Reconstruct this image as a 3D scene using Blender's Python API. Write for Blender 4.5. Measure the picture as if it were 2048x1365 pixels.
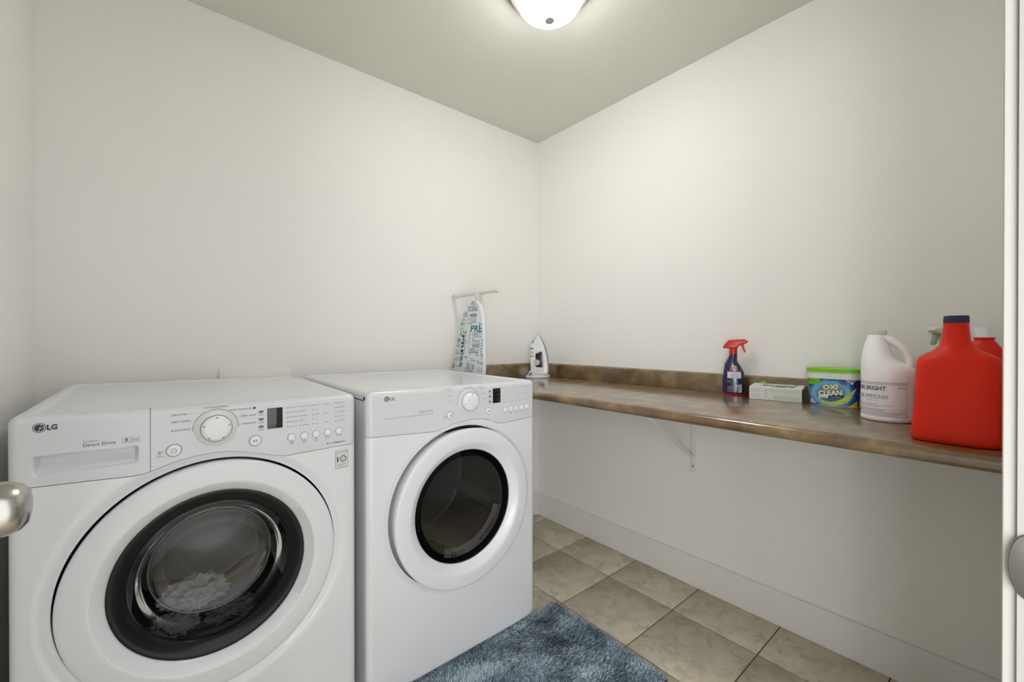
import bpy, bmesh, math, random
import numpy as np
from mathutils import Vector, Matrix, noise

# ------------------------------------------------------------------ camera, world, exposure
S = bpy.context.scene
COL = S.collection
for o in list(bpy.data.objects):
    bpy.data.objects.remove(o)
rad = math.radians
CAM_H = 1.1497
cam = bpy.data.cameras.new('camera')
cam.sensor_fit = 'HORIZONTAL'
cam.sensor_width = 36.0
cam.lens = 36.0 * 841.44 / 2048.0
cam.clip_start = 0.01
camo = bpy.data.objects.new('camera', cam)
COL.objects.link(camo)
camo.location = (0, 0, CAM_H)
camo.rotation_euler = (rad(90 - 0.238), rad(0.019), rad(-39.832))
S.camera = camo
S.view_settings.view_transform = 'Standard'
S.view_settings.look = 'None'
S.view_settings.gamma = 1.0
S.view_settings.use_curve_mapping = False
S.view_settings.exposure = 1.33
LAMP_POWER = 15.0
world = bpy.data.worlds.new('world')
S.world = world
world.use_nodes = True
bgn = world.node_tree.nodes['Background']
bgn.inputs['Color'].default_value = (1.0, 1.0, 1.0, 1)   # even white fill light added through the doorway behind the camera
bgn.inputs['Strength'].default_value = 0.78
# two fill lights added out of view behind the camera, left of the doorway
for nm_, loc_, rz_, w_, h_, e_ in (('far_fill_light', (-1.35, -1.30, 1.10), -48, 1.7, 1.7, 32.0), ('side_fill_light', (-1.90, -0.44, 1.10), -90, 0.62, 1.6, 14.0)):
    hl = bpy.data.lights.new(nm_, 'AREA')
    hl.shape = 'RECTANGLE'; hl.size = w_; hl.size_y = h_; hl.energy = e_
    hlo = bpy.data.objects.new(nm_, hl); COL.objects.link(hlo)
    hlo.location = loc_; hlo.rotation_euler = (rad(90), 0, rad(rz_))

# ------------------------------------------------------------------ materials
def lin(c):
    return tuple(((v / 255.0) / 12.92 if v / 255.0 <= 0.04045 else ((v / 255.0 + 0.055) / 1.055) ** 2.4) for v in c)

MATS = {}
def mat(name, col, rough=0.5, metal=0.0, spec=0.5, coat=0.0, bump=None, mottle=None, sss=0.0, aniso=0.0):
    """col: sRGB 0-255.  bump: (scale, strength, distance).  mottle: (scale, sRGB second colour, detail)"""
    if name in MATS:
        return MATS[name]
    m = bpy.data.materials.new(name)
    m.use_nodes = True
    nt = m.node_tree
    b = nt.nodes['Principled BSDF']
    b.inputs['Base Color'].default_value = (*lin(col), 1)
    b.inputs['Roughness'].default_value = rough
    b.inputs['Metallic'].default_value = metal
    b.inputs['Specular IOR Level'].default_value = spec
    b.inputs['Coat Weight'].default_value = coat
    b.inputs['Coat Roughness'].default_value = 0.08
    if sss:
        b.inputs['Subsurface Weight'].default_value = sss
        b.inputs['Subsurface Radius'].default_value = (0.02, 0.02, 0.02)
    if bump or mottle:
        tc = nt.nodes.new('ShaderNodeNewGeometry')
    if bump:
        n = nt.nodes.new('ShaderNodeTexNoise')
        n.inputs['Scale'].default_value = bump[0]
        n.inputs['Detail'].default_value = 3
        bp = nt.nodes.new('ShaderNodeBump')
        bp.inputs['Strength'].default_value = bump[1]
        bp.inputs['Distance'].default_value = bump[2]
        nt.links.new(tc.outputs['Position'], n.inputs['Vector'])
        nt.links.new(n.outputs['Fac'], bp.inputs['Height'])
        nt.links.new(bp.outputs['Normal'], b.inputs['Normal'])
    if mottle:
        n = nt.nodes.new('ShaderNodeTexNoise')
        n.inputs['Scale'].default_value = mottle[0]
        n.inputs['Detail'].default_value = mottle[2]
        n.inputs['Roughness'].default_value = 0.65
        r = nt.nodes.new('ShaderNodeValToRGB')
        r.color_ramp.elements[0].position = 0.36
        r.color_ramp.elements[1].position = 0.64
        r.color_ramp.elements[0].color = (*lin(col), 1)
        r.color_ramp.elements[1].color = (*lin(mottle[1]), 1)
        nt.links.new(tc.outputs['Position'], n.inputs['Vector'])
        nt.links.new(n.outputs['Fac'], r.inputs['Fac'])
        nt.links.new(r.outputs['Color'], b.inputs['Base Color'])
    MATS[name] = m
    return m

def glass_mat(name, tint, ior=1.5, rough=0.02, boost=1.0):
    """thin clear sheet: tinted see-through with a Fresnel mirror on top"""
    m = bpy.data.materials.new(name)
    m.use_nodes = True
    nt = m.node_tree
    nt.nodes.remove(nt.nodes['Principled BSDF'])
    out = nt.nodes['Material Output']
    t = nt.nodes.new('ShaderNodeBsdfTransparent')
    t.inputs['Color'].default_value = (*tint, 1)
    g = nt.nodes.new('ShaderNodeBsdfGlossy')
    g.inputs['Roughness'].default_value = rough
    g.inputs['Color'].default_value = (boost, boost, boost, 1)
    f = nt.nodes.new('ShaderNodeFresnel')
    f.inputs['IOR'].default_value = ior
    mx = nt.nodes.new('ShaderNodeMixShader')
    nt.links.new(f.outputs['Fac'], mx.inputs['Fac'])
    nt.links.new(t.outputs['BSDF'], mx.inputs[1])
    nt.links.new(g.outputs['BSDF'], mx.inputs[2])
    nt.links.new(mx.outputs['Shader'], out.inputs['Surface'])
    MATS[name] = m
    return m

def emit_mat(name, col, strength):
    m = bpy.data.materials.new(name)
    m.use_nodes = True
    b = m.node_tree.nodes['Principled BSDF']
    b.inputs['Base Color'].default_value = (0.85, 0.85, 0.84, 1)
    b.inputs['Roughness'].default_value = 0.3
    b.inputs['Emission Color'].default_value = (*col, 1)
    b.inputs['Emission Strength'].default_value = strength
    MATS[name] = m
    return m

WALL = mat('wall_paint', (239, 238, 234), 0.75, spec=0.25, bump=(130, 0.06, 0.004))
CEIL = mat('ceiling_paint', (222, 221, 211), 0.85, spec=0.2)
TRIM = mat('trim_paint', (232, 230, 226), 0.45, bump=(60, 0.02, 0.002))
ENAMEL = mat('white_enamel', (228, 230, 235), 0.22, coat=0.35)
PLASTIC = mat('white_appliance_plastic', (226, 228, 233), 0.30, coat=0.15)
KNOBW = mat('white_gloss_knob', (232, 234, 238), 0.22, coat=0.3)
FASCIA = mat('control_panel_plastic', (216, 218, 223), 0.30, coat=0.15)
PRINT = mat('dark_grey_print', (58, 60, 64), 0.5)
PRINTL = mat('mid_grey_print', (120, 122, 126), 0.5)
DARK = mat('black_gap', (16, 16, 18), 0.6)
RUBBER = mat('grey_rubber_gasket', (86, 88, 90), 0.55)
STEEL = mat('drum_steel', (112, 114, 118), 0.34, metal=1.0)
NICKEL = mat('brushed_nickel', (186, 183, 178), 0.26, metal=1.0)
BLACKG = mat('black_display_glass', (12, 14, 14), 0.08, coat=0.6)
WASHGLASS = glass_mat('washer_door_glass', (0.66, 0.67, 0.68), 1.48, 0.015)
DRYGLASS = glass_mat('dryer_door_glass', (0.30, 0.30, 0.31), 1.45, 0.02)
RIMGLASS = mat('smoked_door_trim', (22, 23, 25), 0.22, spec=0.25)

# knock-down texture of the ceiling
def ceiling_nodes():
    nt = CEIL.node_tree
    g = nt.nodes.new('ShaderNodeNewGeometry')
    a = nt.nodes.new('ShaderNodeTexNoise'); a.inputs['Scale'].default_value = 20; a.inputs['Detail'].default_value = 5
    a.inputs['Distortion'].default_value = 0.9
    r = nt.nodes.new('ShaderNodeValToRGB')
    r.color_ramp.elements[0].position = 0.44; r.color_ramp.elements[1].position = 0.64
    bp = nt.nodes.new('ShaderNodeBump'); bp.inputs['Strength'].default_value = 0.09; bp.inputs['Distance'].default_value = 0.004
    nt.links.new(g.outputs['Position'], a.inputs['Vector'])
    nt.links.new(a.outputs['Fac'], r.inputs['Fac'])
    nt.links.new(r.outputs['Color'], bp.inputs['Height'])
    nt.links.new(bp.outputs['Normal'], nt.nodes['Principled BSDF'].inputs['Normal'])
ceiling_nodes()

def tile_material():
    m = mat('floor_tile', (150, 142, 122), 0.42, spec=0.4)
    nt = m.node_tree; b = nt.nodes['Principled BSDF']
    g = nt.nodes.new('ShaderNodeNewGeometry')
    oi = nt.nodes.new('ShaderNodeObjectInfo')
    off = nt.nodes.new('ShaderNodeVectorMath'); off.operation = 'MULTIPLY_ADD'
    comb = nt.nodes.new('ShaderNodeCombineXYZ')
    for k in range(3): nt.links.new(oi.outputs['Random'], comb.inputs[k])
    off.inputs[1].default_value = (7, 5, 3)
    nt.links.new(comb.outputs[0], off.inputs[0]); nt.links.new(g.outputs['Position'], off.inputs[2])
    n1 = nt.nodes.new('ShaderNodeTexNoise'); n1.inputs['Scale'].default_value = 9.0; n1.inputs['Detail'].default_value = 6
    n2 = nt.nodes.new('ShaderNodeTexNoise'); n2.inputs['Scale'].default_value = 17; n2.inputs['Detail'].default_value = 9; n2.inputs['Distortion'].default_value = 0.5
    n2.inputs['Roughness'].default_value = 0.7
    for n in (n1, n2): nt.links.new(off.outputs[0], n.inputs['Vector'])
    r1 = nt.nodes.new('ShaderNodeValToRGB')
    r1.color_ramp.elements[0].position = 0.3; r1.color_ramp.elements[1].position = 0.72
    r1.color_ramp.elements[0].color = (*lin((206, 197, 175)), 1); r1.color_ramp.elements[1].color = (*lin((228, 220, 200)), 1)
    r2 = nt.nodes.new('ShaderNodeValToRGB')
    e = r2.color_ramp.elements
    e[0].position = 0.30; e[0].color = (0.52, 0.50, 0.46, 1); e[1].position = 0.52; e[1].color = (1, 1, 1, 1)
    mx = nt.nodes.new('ShaderNodeMix'); mx.data_type = 'RGBA'; mx.blend_type = 'MULTIPLY'; mx.inputs['Factor'].default_value = 0.75
    nt.links.new(n1.outputs['Fac'], r1.inputs['Fac']); nt.links.new(n2.outputs['Fac'], r2.inputs['Fac'])
    nt.links.new(r1.outputs['Color'], mx.inputs['A']); nt.links.new(r2.outputs['Color'], mx.inputs['B'])
    nt.links.new(mx.outputs['Result'], b.inputs['Base Color'])
    bp = nt.nodes.new('ShaderNodeBump'); bp.inputs['Strength'].default_value = 0.15; bp.inputs['Distance'].default_value = 0.002
    nt.links.new(n2.outputs['Fac'], bp.inputs['Height']); nt.links.new(bp.outputs['Normal'], b.inputs['Normal'])
    return m
TILE = tile_material()
GROUT = mat('grout', (96, 88, 74), 0.9)

def laminate_material():
    m = mat('brown_laminate', (92, 70, 42), 0.34, spec=0.5, coat=1.0)
    m.node_tree.nodes['Principled BSDF'].inputs['Coat Roughness'].default_value = 0.17
    m.node_tree.nodes['Principled BSDF'].inputs['Coat IOR'].default_value = 1.8
    nt = m.node_tree; b = nt.nodes['Principled BSDF']
    g = nt.nodes.new('ShaderNodeNewGeometry')
    n1 = nt.nodes.new('ShaderNodeTexNoise'); n1.inputs['Scale'].default_value = 12; n1.inputs['Detail'].default_value = 5; n1.inputs['Roughness'].default_value = 0.5
    n2 = nt.nodes.new('ShaderNodeTexNoise'); n2.inputs['Scale'].default_value = 70; n2.inputs['Detail'].default_value = 5
    for n in (n1, n2): nt.links.new(g.outputs['Position'], n.inputs['Vector'])
    r1 = nt.nodes.new('ShaderNodeValToRGB')
    e = r1.color_ramp.elements
    e[0].position = 0.30; e[0].color = (*lin((84, 57, 26)), 1)
    e[1].position = 0.72; e[1].color = (*lin((148, 124, 78)), 1)
    x = e.new(0.50); x.color = (*lin((112, 86, 44)), 1)
    r2 = nt.nodes.new('ShaderNodeValToRGB')
    r2.color_ramp.elements[0].position = 0.35; r2.color_ramp.elements[0].color = (0.72, 0.68, 0.62, 1)
    r2.color_ramp.elements[1].position = 0.6; r2.color_ramp.elements[1].color = (1, 1, 1, 1)
    mx = nt.nodes.new('ShaderNodeMix'); mx.data_type = 'RGBA'; mx.blend_type = 'MULTIPLY'; mx.inputs['Factor'].default_value = 0.6
    nt.links.new(n1.outputs['Fac'], r1.inputs['Fac']); nt.links.new(n2.outputs['Fac'], r2.inputs['Fac'])
    nt.links.new(r1.outputs['Color'], mx.inputs['A']); nt.links.new(r2.outputs['Color'], mx.inputs['B'])
    nt.links.new(mx.outputs['Result'], b.inputs['Base Color'])
    bp = nt.nodes.new('ShaderNodeBump'); bp.inputs['Strength'].default_value = 0.05; bp.inputs['Distance'].default_value = 0.001
    nt.links.new(n2.outputs['Fac'], bp.inputs['Height']); nt.links.new(bp.outputs['Normal'], b.inputs['Normal'])
    return m
LAMINATE = laminate_material()

# ------------------------------------------------------------------ builders
def link(name, me, m, parent=None, sharp=35):
    if m is not None and not me.materials:
        me.materials.append(m)
    o = bpy.data.objects.new(name, me)
    COL.objects.link(o)
    if parent is not None:
        o.parent = parent
    if sharp is not None:
        me.shade_smooth()
        me.set_sharp_from_angle(angle=rad(sharp))
    return o

def pym(name, v, f, m, parent=None, sharp=35):
    me = bpy.data.meshes.new(name)
    me.from_pydata([tuple(map(float, q)) for q in v], [], f)
    me.update()
    return link(name, me, m, parent, sharp)

def bmo(name, bm, m, parent=None, sharp=35):
    bmesh.ops.recalc_face_normals(bm, faces=bm.faces)
    me = bpy.data.meshes.new(name)
    bm.to_mesh(me); bm.free()
    return link(name, me, m, parent, sharp)

def thing(name, label, cat, loc=(0, 0, 0), rotz=0.0, group=None):
    o = bpy.data.objects.new(name, None)
    o.empty_display_size = 0.05
    COL.objects.link(o)
    o.location = loc; o.rotation_euler = (0, 0, rotz)
    o['label'] = label; o['category'] = cat
    if group: o['group'] = group
    return o

def tag(o, label, cat, group=None):
    o['label'] = label; o['category'] = cat
    if group: o['group'] = group
    return o

def struct(o, label=None):
    o['kind'] = 'structure'
    if label: o['label'] = label
    return o

def add_box(bm, lo, hi):
    r = bmesh.ops.create_cube(bm, size=1.0)
    lo, hi = Vector(lo), Vector(hi)
    for v in r['verts']:
        v.co = Vector(((v.co.x + .5) * (hi.x - lo.x) + lo.x, (v.co.y + .5) * (hi.y - lo.y) + lo.y, (v.co.z + .5) * (hi.z - lo.z) + lo.z))
    return r['verts']

def rbox(name, lo, hi, r, m, parent=None, seg=2):
    bm = bmesh.new()
    add_box(bm, lo, hi)
    if r > 0:
        bmesh.ops.bevel(bm, geom=bm.edges[:], offset=r, segments=seg, affect='EDGES', profile=0.5)
    return bmo(name, bm, m, parent)

def grid_faces(nu, nv, wrap=False):
    f = []
    for i in range(nu if wrap else nu - 1):
        a = i * nv; b = ((i + 1) % nu) * nv
        for j in range(nv - 1):
            f.append((a + j, b + j, b + j + 1, a + j + 1))
    return f

def lathe_mesh(prof, seg=72, axis='z', c=(0, 0, 0)):
    """prof: list of (r, h) along the axis."""
    v = []
    for i in range(seg):
        a = 2 * math.pi * i / seg
        for r, h in prof:
            r = max(r, 1e-5)
            if axis == 'z': p = (r * math.cos(a), r * math.sin(a), h)
            elif axis == 'y': p = (r * math.cos(a), h, r * math.sin(a))
            else: p = (h, r * math.cos(a), r * math.sin(a))
            v.append((p[0] + c[0], p[1] + c[1], p[2] + c[2]))
    return v, grid_faces(seg, len(prof), True)

def lathe(name, prof, m, parent=None, seg=72, axis='z', c=(0, 0, 0), sharp=40):
    v, f = lathe_mesh(prof, seg, axis, c)
    o = pym(name, v, f, m, parent, None)
    bm = bmesh.new(); bm.from_mesh(o.data)
    bmesh.ops.remove_doubles(bm, verts=bm.verts, dist=2e-5)
    bmesh.ops.recalc_face_normals(bm, faces=bm.faces)
    bm.to_mesh(o.data); bm.free()
    o.data.shade_smooth(); o.data.set_sharp_from_angle(angle=rad(sharp))
    return o

def tube_mesh(pts, r, seg=10, cap=True):
    pts = [Vector(p) for p in pts]
    rs = r if isinstance(r, (list, tuple)) else [r] * len(pts)
    v, f = [], []
    up = None
    for i, p in enumerate(pts):
        t = (pts[min(i + 1, len(pts) - 1)] - pts[max(i - 1, 0)]).normalized()
        if up is None:
            up = Vector((0, 0, 1)) if abs(t.z) < 0.9 else Vector((1, 0, 0))
        n = (up - t * up.dot(t)).normalized(); up = n
        b = t.cross(n)
        for k in range(seg):
            a = 2 * math.pi * k / seg
            v.append(p + (n * math.cos(a) + b * math.sin(a)) * rs[i])
    for i in range(len(pts) - 1):
        for k in range(seg):
            k2 = (k + 1) % seg
            f.append((i * seg + k, i * seg + k2, (i + 1) * seg + k2, (i + 1) * seg + k))
    if cap:
        f.append(tuple(range(seg))[::-1]); f.append(tuple((len(pts) - 1) * seg + k for k in range(seg)))
    return v, f

def tube(name, pts, r, m, parent=None, seg=10):
    v, f = tube_mesh(pts, r, seg)
    return pym(name, v, f, m, parent, 50)

def spline(pts, n=8):
    """Catmull-Rom through points"""
    P = [Vector(p) for p in pts]
    P = [P[0] * 2 - P[1]] + P + [P[-1] * 2 - P[-2]]
    out = []
    for i in range(1, len(P) - 2):
        for k in range(n):
            t = k / n
            a, b, c, d = P[i - 1], P[i], P[i + 1], P[i + 2]
            out.append(0.5 * ((2 * b) + (c - a) * t + (2 * a - 5 * b + 4 * c - d) * t * t + (3 * b - a - 3 * c + d) * t ** 3))
    out.append(P[-2])
    return out

def curve_to_mesh(cu):
    tmp = bpy.data.objects.new('tmp', cu)
    COL.objects.link(tmp)
    dg = bpy.context.evaluated_depsgraph_get()
    me = bpy.data.meshes.new_from_object(tmp.evaluated_get(dg))
    bpy.data.objects.remove(tmp)
    return me

def plate_mesh(outlines, thick, bevel=0.0, res=2):
    """closed 2D outlines (first outer, others holes) -> solid plate, centred on z=0"""
    cu = bpy.data.curves.new('plate', 'CURVE')
    cu.dimensions = '2D'; cu.fill_mode = 'BOTH'
    cu.extrude = max(thick / 2 - bevel, 0.0); cu.bevel_depth = bevel; cu.bevel_resolution = res
    cu.offset = -bevel
    for ol in outlines:
        s = cu.splines.new('POLY'); s.points.add(len(ol) - 1)
        for p, q in zip(s.points, ol): p.co = (q[0], q[1], 0, 1)
        s.use_cyclic_u = True
    me = curve_to_mesh(cu)
    bpy.data.curves.remove(cu)
    return me

def plate(name, outlines, thick, m, parent=None, bevel=0.0, fn=None, res=2, sharp=40):
    """fn maps (x, y, z of the plate) -> local coordinates"""
    me = plate_mesh(outlines, thick, bevel, res)
    if fn:
        for v in me.vertices: v.co = fn(v.co.x, v.co.y, v.co.z)
    me.materials.clear()
    bm = bmesh.new(); bm.from_mesh(me)
    bmesh.ops.remove_doubles(bm, verts=bm.verts, dist=1e-5)
    bmesh.ops.recalc_face_normals(bm, faces=bm.faces)
    bm.to_mesh(me); bm.free()
    return link(name, me, m, parent, sharp)

_tc = {}
def text_mesh(s, bold=0.0, res=2, shear=0.0):
    """flat glyph outlines with a capital height of 1; returns verts (n,2) and faces"""
    k = (s, bold, res, shear)
    if k not in _tc:
        cu = bpy.data.curves.new('txt', 'FONT')
        cu.body = s; cu.size = 1.0; cu.align_x = 'LEFT'; cu.offset = bold * 0.7; cu.resolution_u = res; cu.shear = shear
        cu.fill_mode = 'FRONT'
        me = curve_to_mesh(cu)
        v = np.array([(q.co.x, q.co.y) for q in me.vertices]).reshape(-1, 2)
        f = [tuple(p.vertices) for p in me.polygons]
        bpy.data.meshes.remove(me); bpy.data.curves.remove(cu)
        v = v / 0.729
        if len(v): v[:, 0] -= v[:, 0].min()
        _tc[k] = (v, f)
    v, f = _tc[k]
    return v.copy(), f

class Print:
    """collects flat lettering and shapes that become one printed mesh"""
    def __init__(self): self.v = []; self.f = []
    def add(self, v, f):
        b = len(self.v)
        self.v += [tuple(map(float, q)) for q in v]; self.f += [tuple(i + b for i in t) for t in f]
    def text(self, s, x, y, h, w=None, align='l', rot=0.0, bold=0.0, shear=0.0, res=2, layer=0.0):
        v, f = text_mesh(s, bold, res, shear)
        if not len(v): return
        W = v[:, 0].max()
        sx = (w / W) if w else h
        v[:, 0] *= sx; v[:, 1] *= h
        W *= sx
        if align == 'c': v[:, 0] -= W / 2
        elif align == 'r': v[:, 0] -= W
        if rot:
            v[:, 1] -= h / 2
            c, s_ = math.cos(rad(rot)), math.sin(rad(rot))
            v = np.stack([v[:, 0] * c - v[:, 1] * s_, v[:, 0] * s_ + v[:, 1] * c], 1)
        self.add([(a + x, b + y, layer) for a, b in v], f)
    def poly(self, pts, layer=0.0):
        self.add([(a, b, layer) for a, b in pts], [tuple(range(len(pts)))])
    def cpoly(self, pts, layer=0.0, dx=.004):
        """convex outline cut into upright strips so that it follows a curved wall"""
        x0, x1 = min(p[0] for p in pts), max(p[0] for p in pts)
        n = max(1, int((x1 - x0) / dx + .999))
        for k in range(n):
            a, b = x0 + (x1 - x0) * k / n, x0 + (x1 - x0) * (k + 1) / n
            q = list(pts)
            for lim, sg in ((a, 1), (b, -1)):
                o = []
                for i in range(len(q)):
                    p, r = q[i], q[(i + 1) % len(q)]
                    ip, ir_ = sg * (p[0] - lim) >= -1e-9, sg * (r[0] - lim) >= -1e-9
                    if ip: o.append(p)
                    if ip != ir_:
                        t = (lim - p[0]) / (r[0] - p[0]); o.append((lim, p[1] + t * (r[1] - p[1])))
                q = o
                if not q: break
            if len(q) > 2: self.poly(q, layer)
    def rect(self, x0, y0, x1, y1, layer=0.0, n=1):
        for k in range(n):
            a = x0 + (x1 - x0) * k / n; b = x0 + (x1 - x0) * (k + 1) / n
            self.poly([(a, y0), (b, y0), (b, y1), (a, y1)], layer)
    def frame(self, x0, y0, x1, y1, t, layer=0.0):
        self.rect(x0, y0, x1, y0 + t, layer); self.rect(x0, y1 - t, x1, y1, layer)
        self.rect(x0, y0 + t, x0 + t, y1 - t, layer); self.rect(x1 - t, y0 + t, x1, y1 - t, layer)
    def disc(self, x, y, r, n=24, layer=0.0, ry=None):
        self.poly([(x + r * math.cos(2 * math.pi * k / n), y + (ry or r) * math.sin(2 * math.pi * k / n)) for k in range(n)], layer)
    def arc(self, x, y, r0, r1, a0, a1, n=32, layer=0.0):
        for k in range(n):
            a = rad(a0 + (a1 - a0) * k / n); b = rad(a0 + (a1 - a0) * (k + 1) / n)
            self.poly([(x + r0 * math.cos(a), y + r0 * math.sin(a)), (x + r1 * math.cos(a), y + r1 * math.sin(a)),
                       (x + r1 * math.cos(b), y + r1 * math.sin(b)), (x + r0 * math.cos(b), y + r0 * math.sin(b))], layer)
    def build(self, name, m, parent, fn, stuff=False):
        o = pym(name, [fn(*q) for q in self.v], self.f, m, parent, None)
        if stuff: o['kind'] = 'stuff'
        return o

def superring(z, xl, xr, hd, n=3.0, seg=48, cy=0.0):
    cx, hw = (xl + xr) / 2, (xr - xl) / 2
    out = []
    for k in range(seg):
        a = 2 * math.pi * k / seg
        c, s = math.cos(a), math.sin(a)
        out.append((cx + hw * math.copysign(abs(c) ** (2 / n), c), cy + hd * math.copysign(abs(s) ** (2 / n), s), z))
    return out

def loft(name, rings, m, parent=None, sharp=50, cap=True):
    seg = len(rings[0]); v, f = [], []
    for r in rings: v += r
    for i in range(len(rings) - 1):
        for k in range(seg):
            k2 = (k + 1) % seg
            f.append((i * seg + k, i * seg + k2, (i + 1) * seg + k2, (i + 1) * seg + k))
    if cap:
        f.append(tuple(range(seg))[::-1]); f.append(tuple((len(rings) - 1) * seg + k for k in range(seg)))
    return pym(name, v, f, m, parent, sharp)

def smoothstep(a, b, x):
    t = min(max((x - a) / (b - a), 0.0), 1.0)
    return t * t * (3 - 2 * t)

# ------------------------------------------------------------------ room shell
XR, YB, XL, HC = 1.910, 2.0253, -0.3095, 2.44
YF = -0.004                 # room face of the doorway wall
JX = 0.607                  # latch-side jamb face
HJ = -0.2395                # hinge-side jamb face
HALL = -0.9

def slab(name, lo, hi, m): return struct(rbox(name, lo, hi, 0, m))
slab('wall_back', (XL - .1, YB, -.02), (XR + .1, YB + .1, HC + .1), WALL)
slab('wall_right', (XR, YF - .115, -.02), (XR + .1, YB, HC + .1), WALL)
slab('wall_left', (XL - .1, YF, -.02), (XL, YB, HC + .1), WALL)
slab('ceiling', (XL - .1, YF - .115, HC), (XR, YB, HC + .1), CEIL)
bm = bmesh.new()
add_box(bm, (JX + .019, YF - .115, -.02), (XR, YF, HC)); add_box(bm, (XL - .1, YF - .115, -.02), (HJ - .019, YF, HC))
add_box(bm, (HJ - .019, YF - .115, 2.065), (JX + .019, YF, HC))
struct(bmo('wall_front', bm, WALL))

floor = slab('floor', (XL - .1, HALL, -.06), (XR + .1, YB + .1, -.003), GROUT)
P, J = 0.3312, 0.0042
full = None
for i in range(-5, 3):
    for j in range(-9, 3):
        x0 = 1.6655 + (i - 1) * P + J / 2; x1 = x0 + P - J
        y0 = 1.5955 + (j - 1) * P + J / 2; y1 = y0 + P - J
        cx0, cx1, cy0, cy1 = max(x0, XL), min(x1, XR), max(y0, HALL), min(y1, YB)
        if cx1 - cx0 < .01 or cy1 - cy0 < .01: continue
        whole = (cx0, cx1, cy0, cy1) == (x0, x1, y0, y1)
        if whole and full is not None:
            t = bpy.data.objects.new('floor_tile', full); COL.objects.link(t)
        else:
            hx, hy = (cx1 - cx0) / 2, (cy1 - cy0) / 2
            bm = bmesh.new(); add_box(bm, (-hx, -hy, -.009), (hx, hy, 0))
            bmesh.ops.bevel(bm, geom=[e for e in bm.edges if all(v.co.z > -.001 for v in e.verts)], offset=.0015, segments=1, affect='EDGES')
            t = bmo('floor_tile', bm, TILE, None, 60)
            if whole: full = t.data
        t.parent = floor
        t.location = ((cx0 + cx1) / 2, (cy0 + cy1) / 2, 0)

def baseboard(name, a, b, nrm):
    """a,b: wall line ends; nrm: into the room"""
    a, b, nrm = Vector((*a, 0)), Vector((*b, 0)), Vector((*nrm, 0))
    prof = [(0, 0), (.0125, 0), (.0125, .128), (.0105, .1345), (.006, .1372), (0, .1372)]
    v, f = [], []
    for e in (a, b):
        for d, z in prof: v.append(e + nrm * d + Vector((0, 0, z)))
    n = len(prof)
    for k in range(n): f.append((k, (k + 1) % n, n + (k + 1) % n, n + k))
    f += [tuple(range(n)), tuple(range(n, 2 * n))[::-1]]
    o = pym(name, v, f, TRIM, None, 25)
    return struct(o)
baseboard('baseboard_right', (XR, YF), (XR, YB), (-1, 0))
baseboard('baseboard_back', (XL, YB), (XR - .0126, YB), (0, -1))
baseboard('baseboard_left', (XL, YF + .02), (XL, YB - .0126), (1, 0))

# door frame: jambs, head, casing, strike plate
bm = bmesh.new()
add_box(bm, (JX, YF - .12, 0), (JX + .0185, YF + .003, 2.045)); add_box(bm, (HJ - .0185, YF - .12, 0), (HJ, YF + .003, 2.045))
add_box(bm, (HJ - .0185, YF - .12, 2.045), (JX + .0185, YF + .003, 2.0645))
JAMB = mat('dimmed_jamb_paint', (150, 148, 143), .45)  # darkened to offset the direct fill light on the jamb
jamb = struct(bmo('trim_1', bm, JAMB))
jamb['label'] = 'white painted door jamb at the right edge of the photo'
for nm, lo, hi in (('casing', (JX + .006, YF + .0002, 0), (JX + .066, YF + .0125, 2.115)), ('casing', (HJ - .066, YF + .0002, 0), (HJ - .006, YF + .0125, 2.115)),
                   ('casing', (HJ - .006, YF + .0002, 2.053), (JX + .006, YF + .0125, 2.115))):
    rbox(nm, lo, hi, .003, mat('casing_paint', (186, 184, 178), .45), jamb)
n = 14
lip = [(0.0, -.034), (-.0022, -.034)]
outl = []
for k in range(n + 1):
    a = -math.pi / 2 + math.pi * k / n
    outl.append((YF - .004 + .0125 * math.cos(a), .941 + .030 * math.sin(a)))
outl = [(YF - .040, .911)] + outl + [(YF - .040, .971)]
plate('strike_plate', [outl], 0.002, mat('aged_strike_metal', (96, 95, 90), .38, metal=.9), jamb, .0004, lambda x, y, z: (JX - .0012 - z - max(0, x - YF) * .15, x, y))

# open door with its knob
door = struct(rbox('door_1', (-.2372, .012, .012), (-.2022, .758, 2.04), .0015, TRIM))
door['label'] = 'white door standing open at the left, only its knob in view'
KY, KZ = .697, .967
kn = lathe('door_knob', [(0, -.1105), (.010, -.1108), (.0185, -.1125), (.0245, -.1175), (.0285, -.126), (.0295, -.135), (.0275, -.145), (.0225, -.153), (.0165, -.160),
                         (.0125, -.171), (.0115, -.177), (.013, -.182), (.017, -.1845)], NICKEL, door, 64, 'x', (0, KY, KZ), 60)
kn['label'] = 'brushed nickel door knob'
lathe('rose', [(.017, -.186), (.026, -.188), (.032, -.193), (.034, -.2018)], NICKEL, door, 48, 'x', (0, KY, KZ))
for z in (.25, 1.05, 1.85):
    tube('hinge', [(-.2372, .006, z - .045), (-.2372, .006, z + .045)], .006, NICKEL, door)

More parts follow.
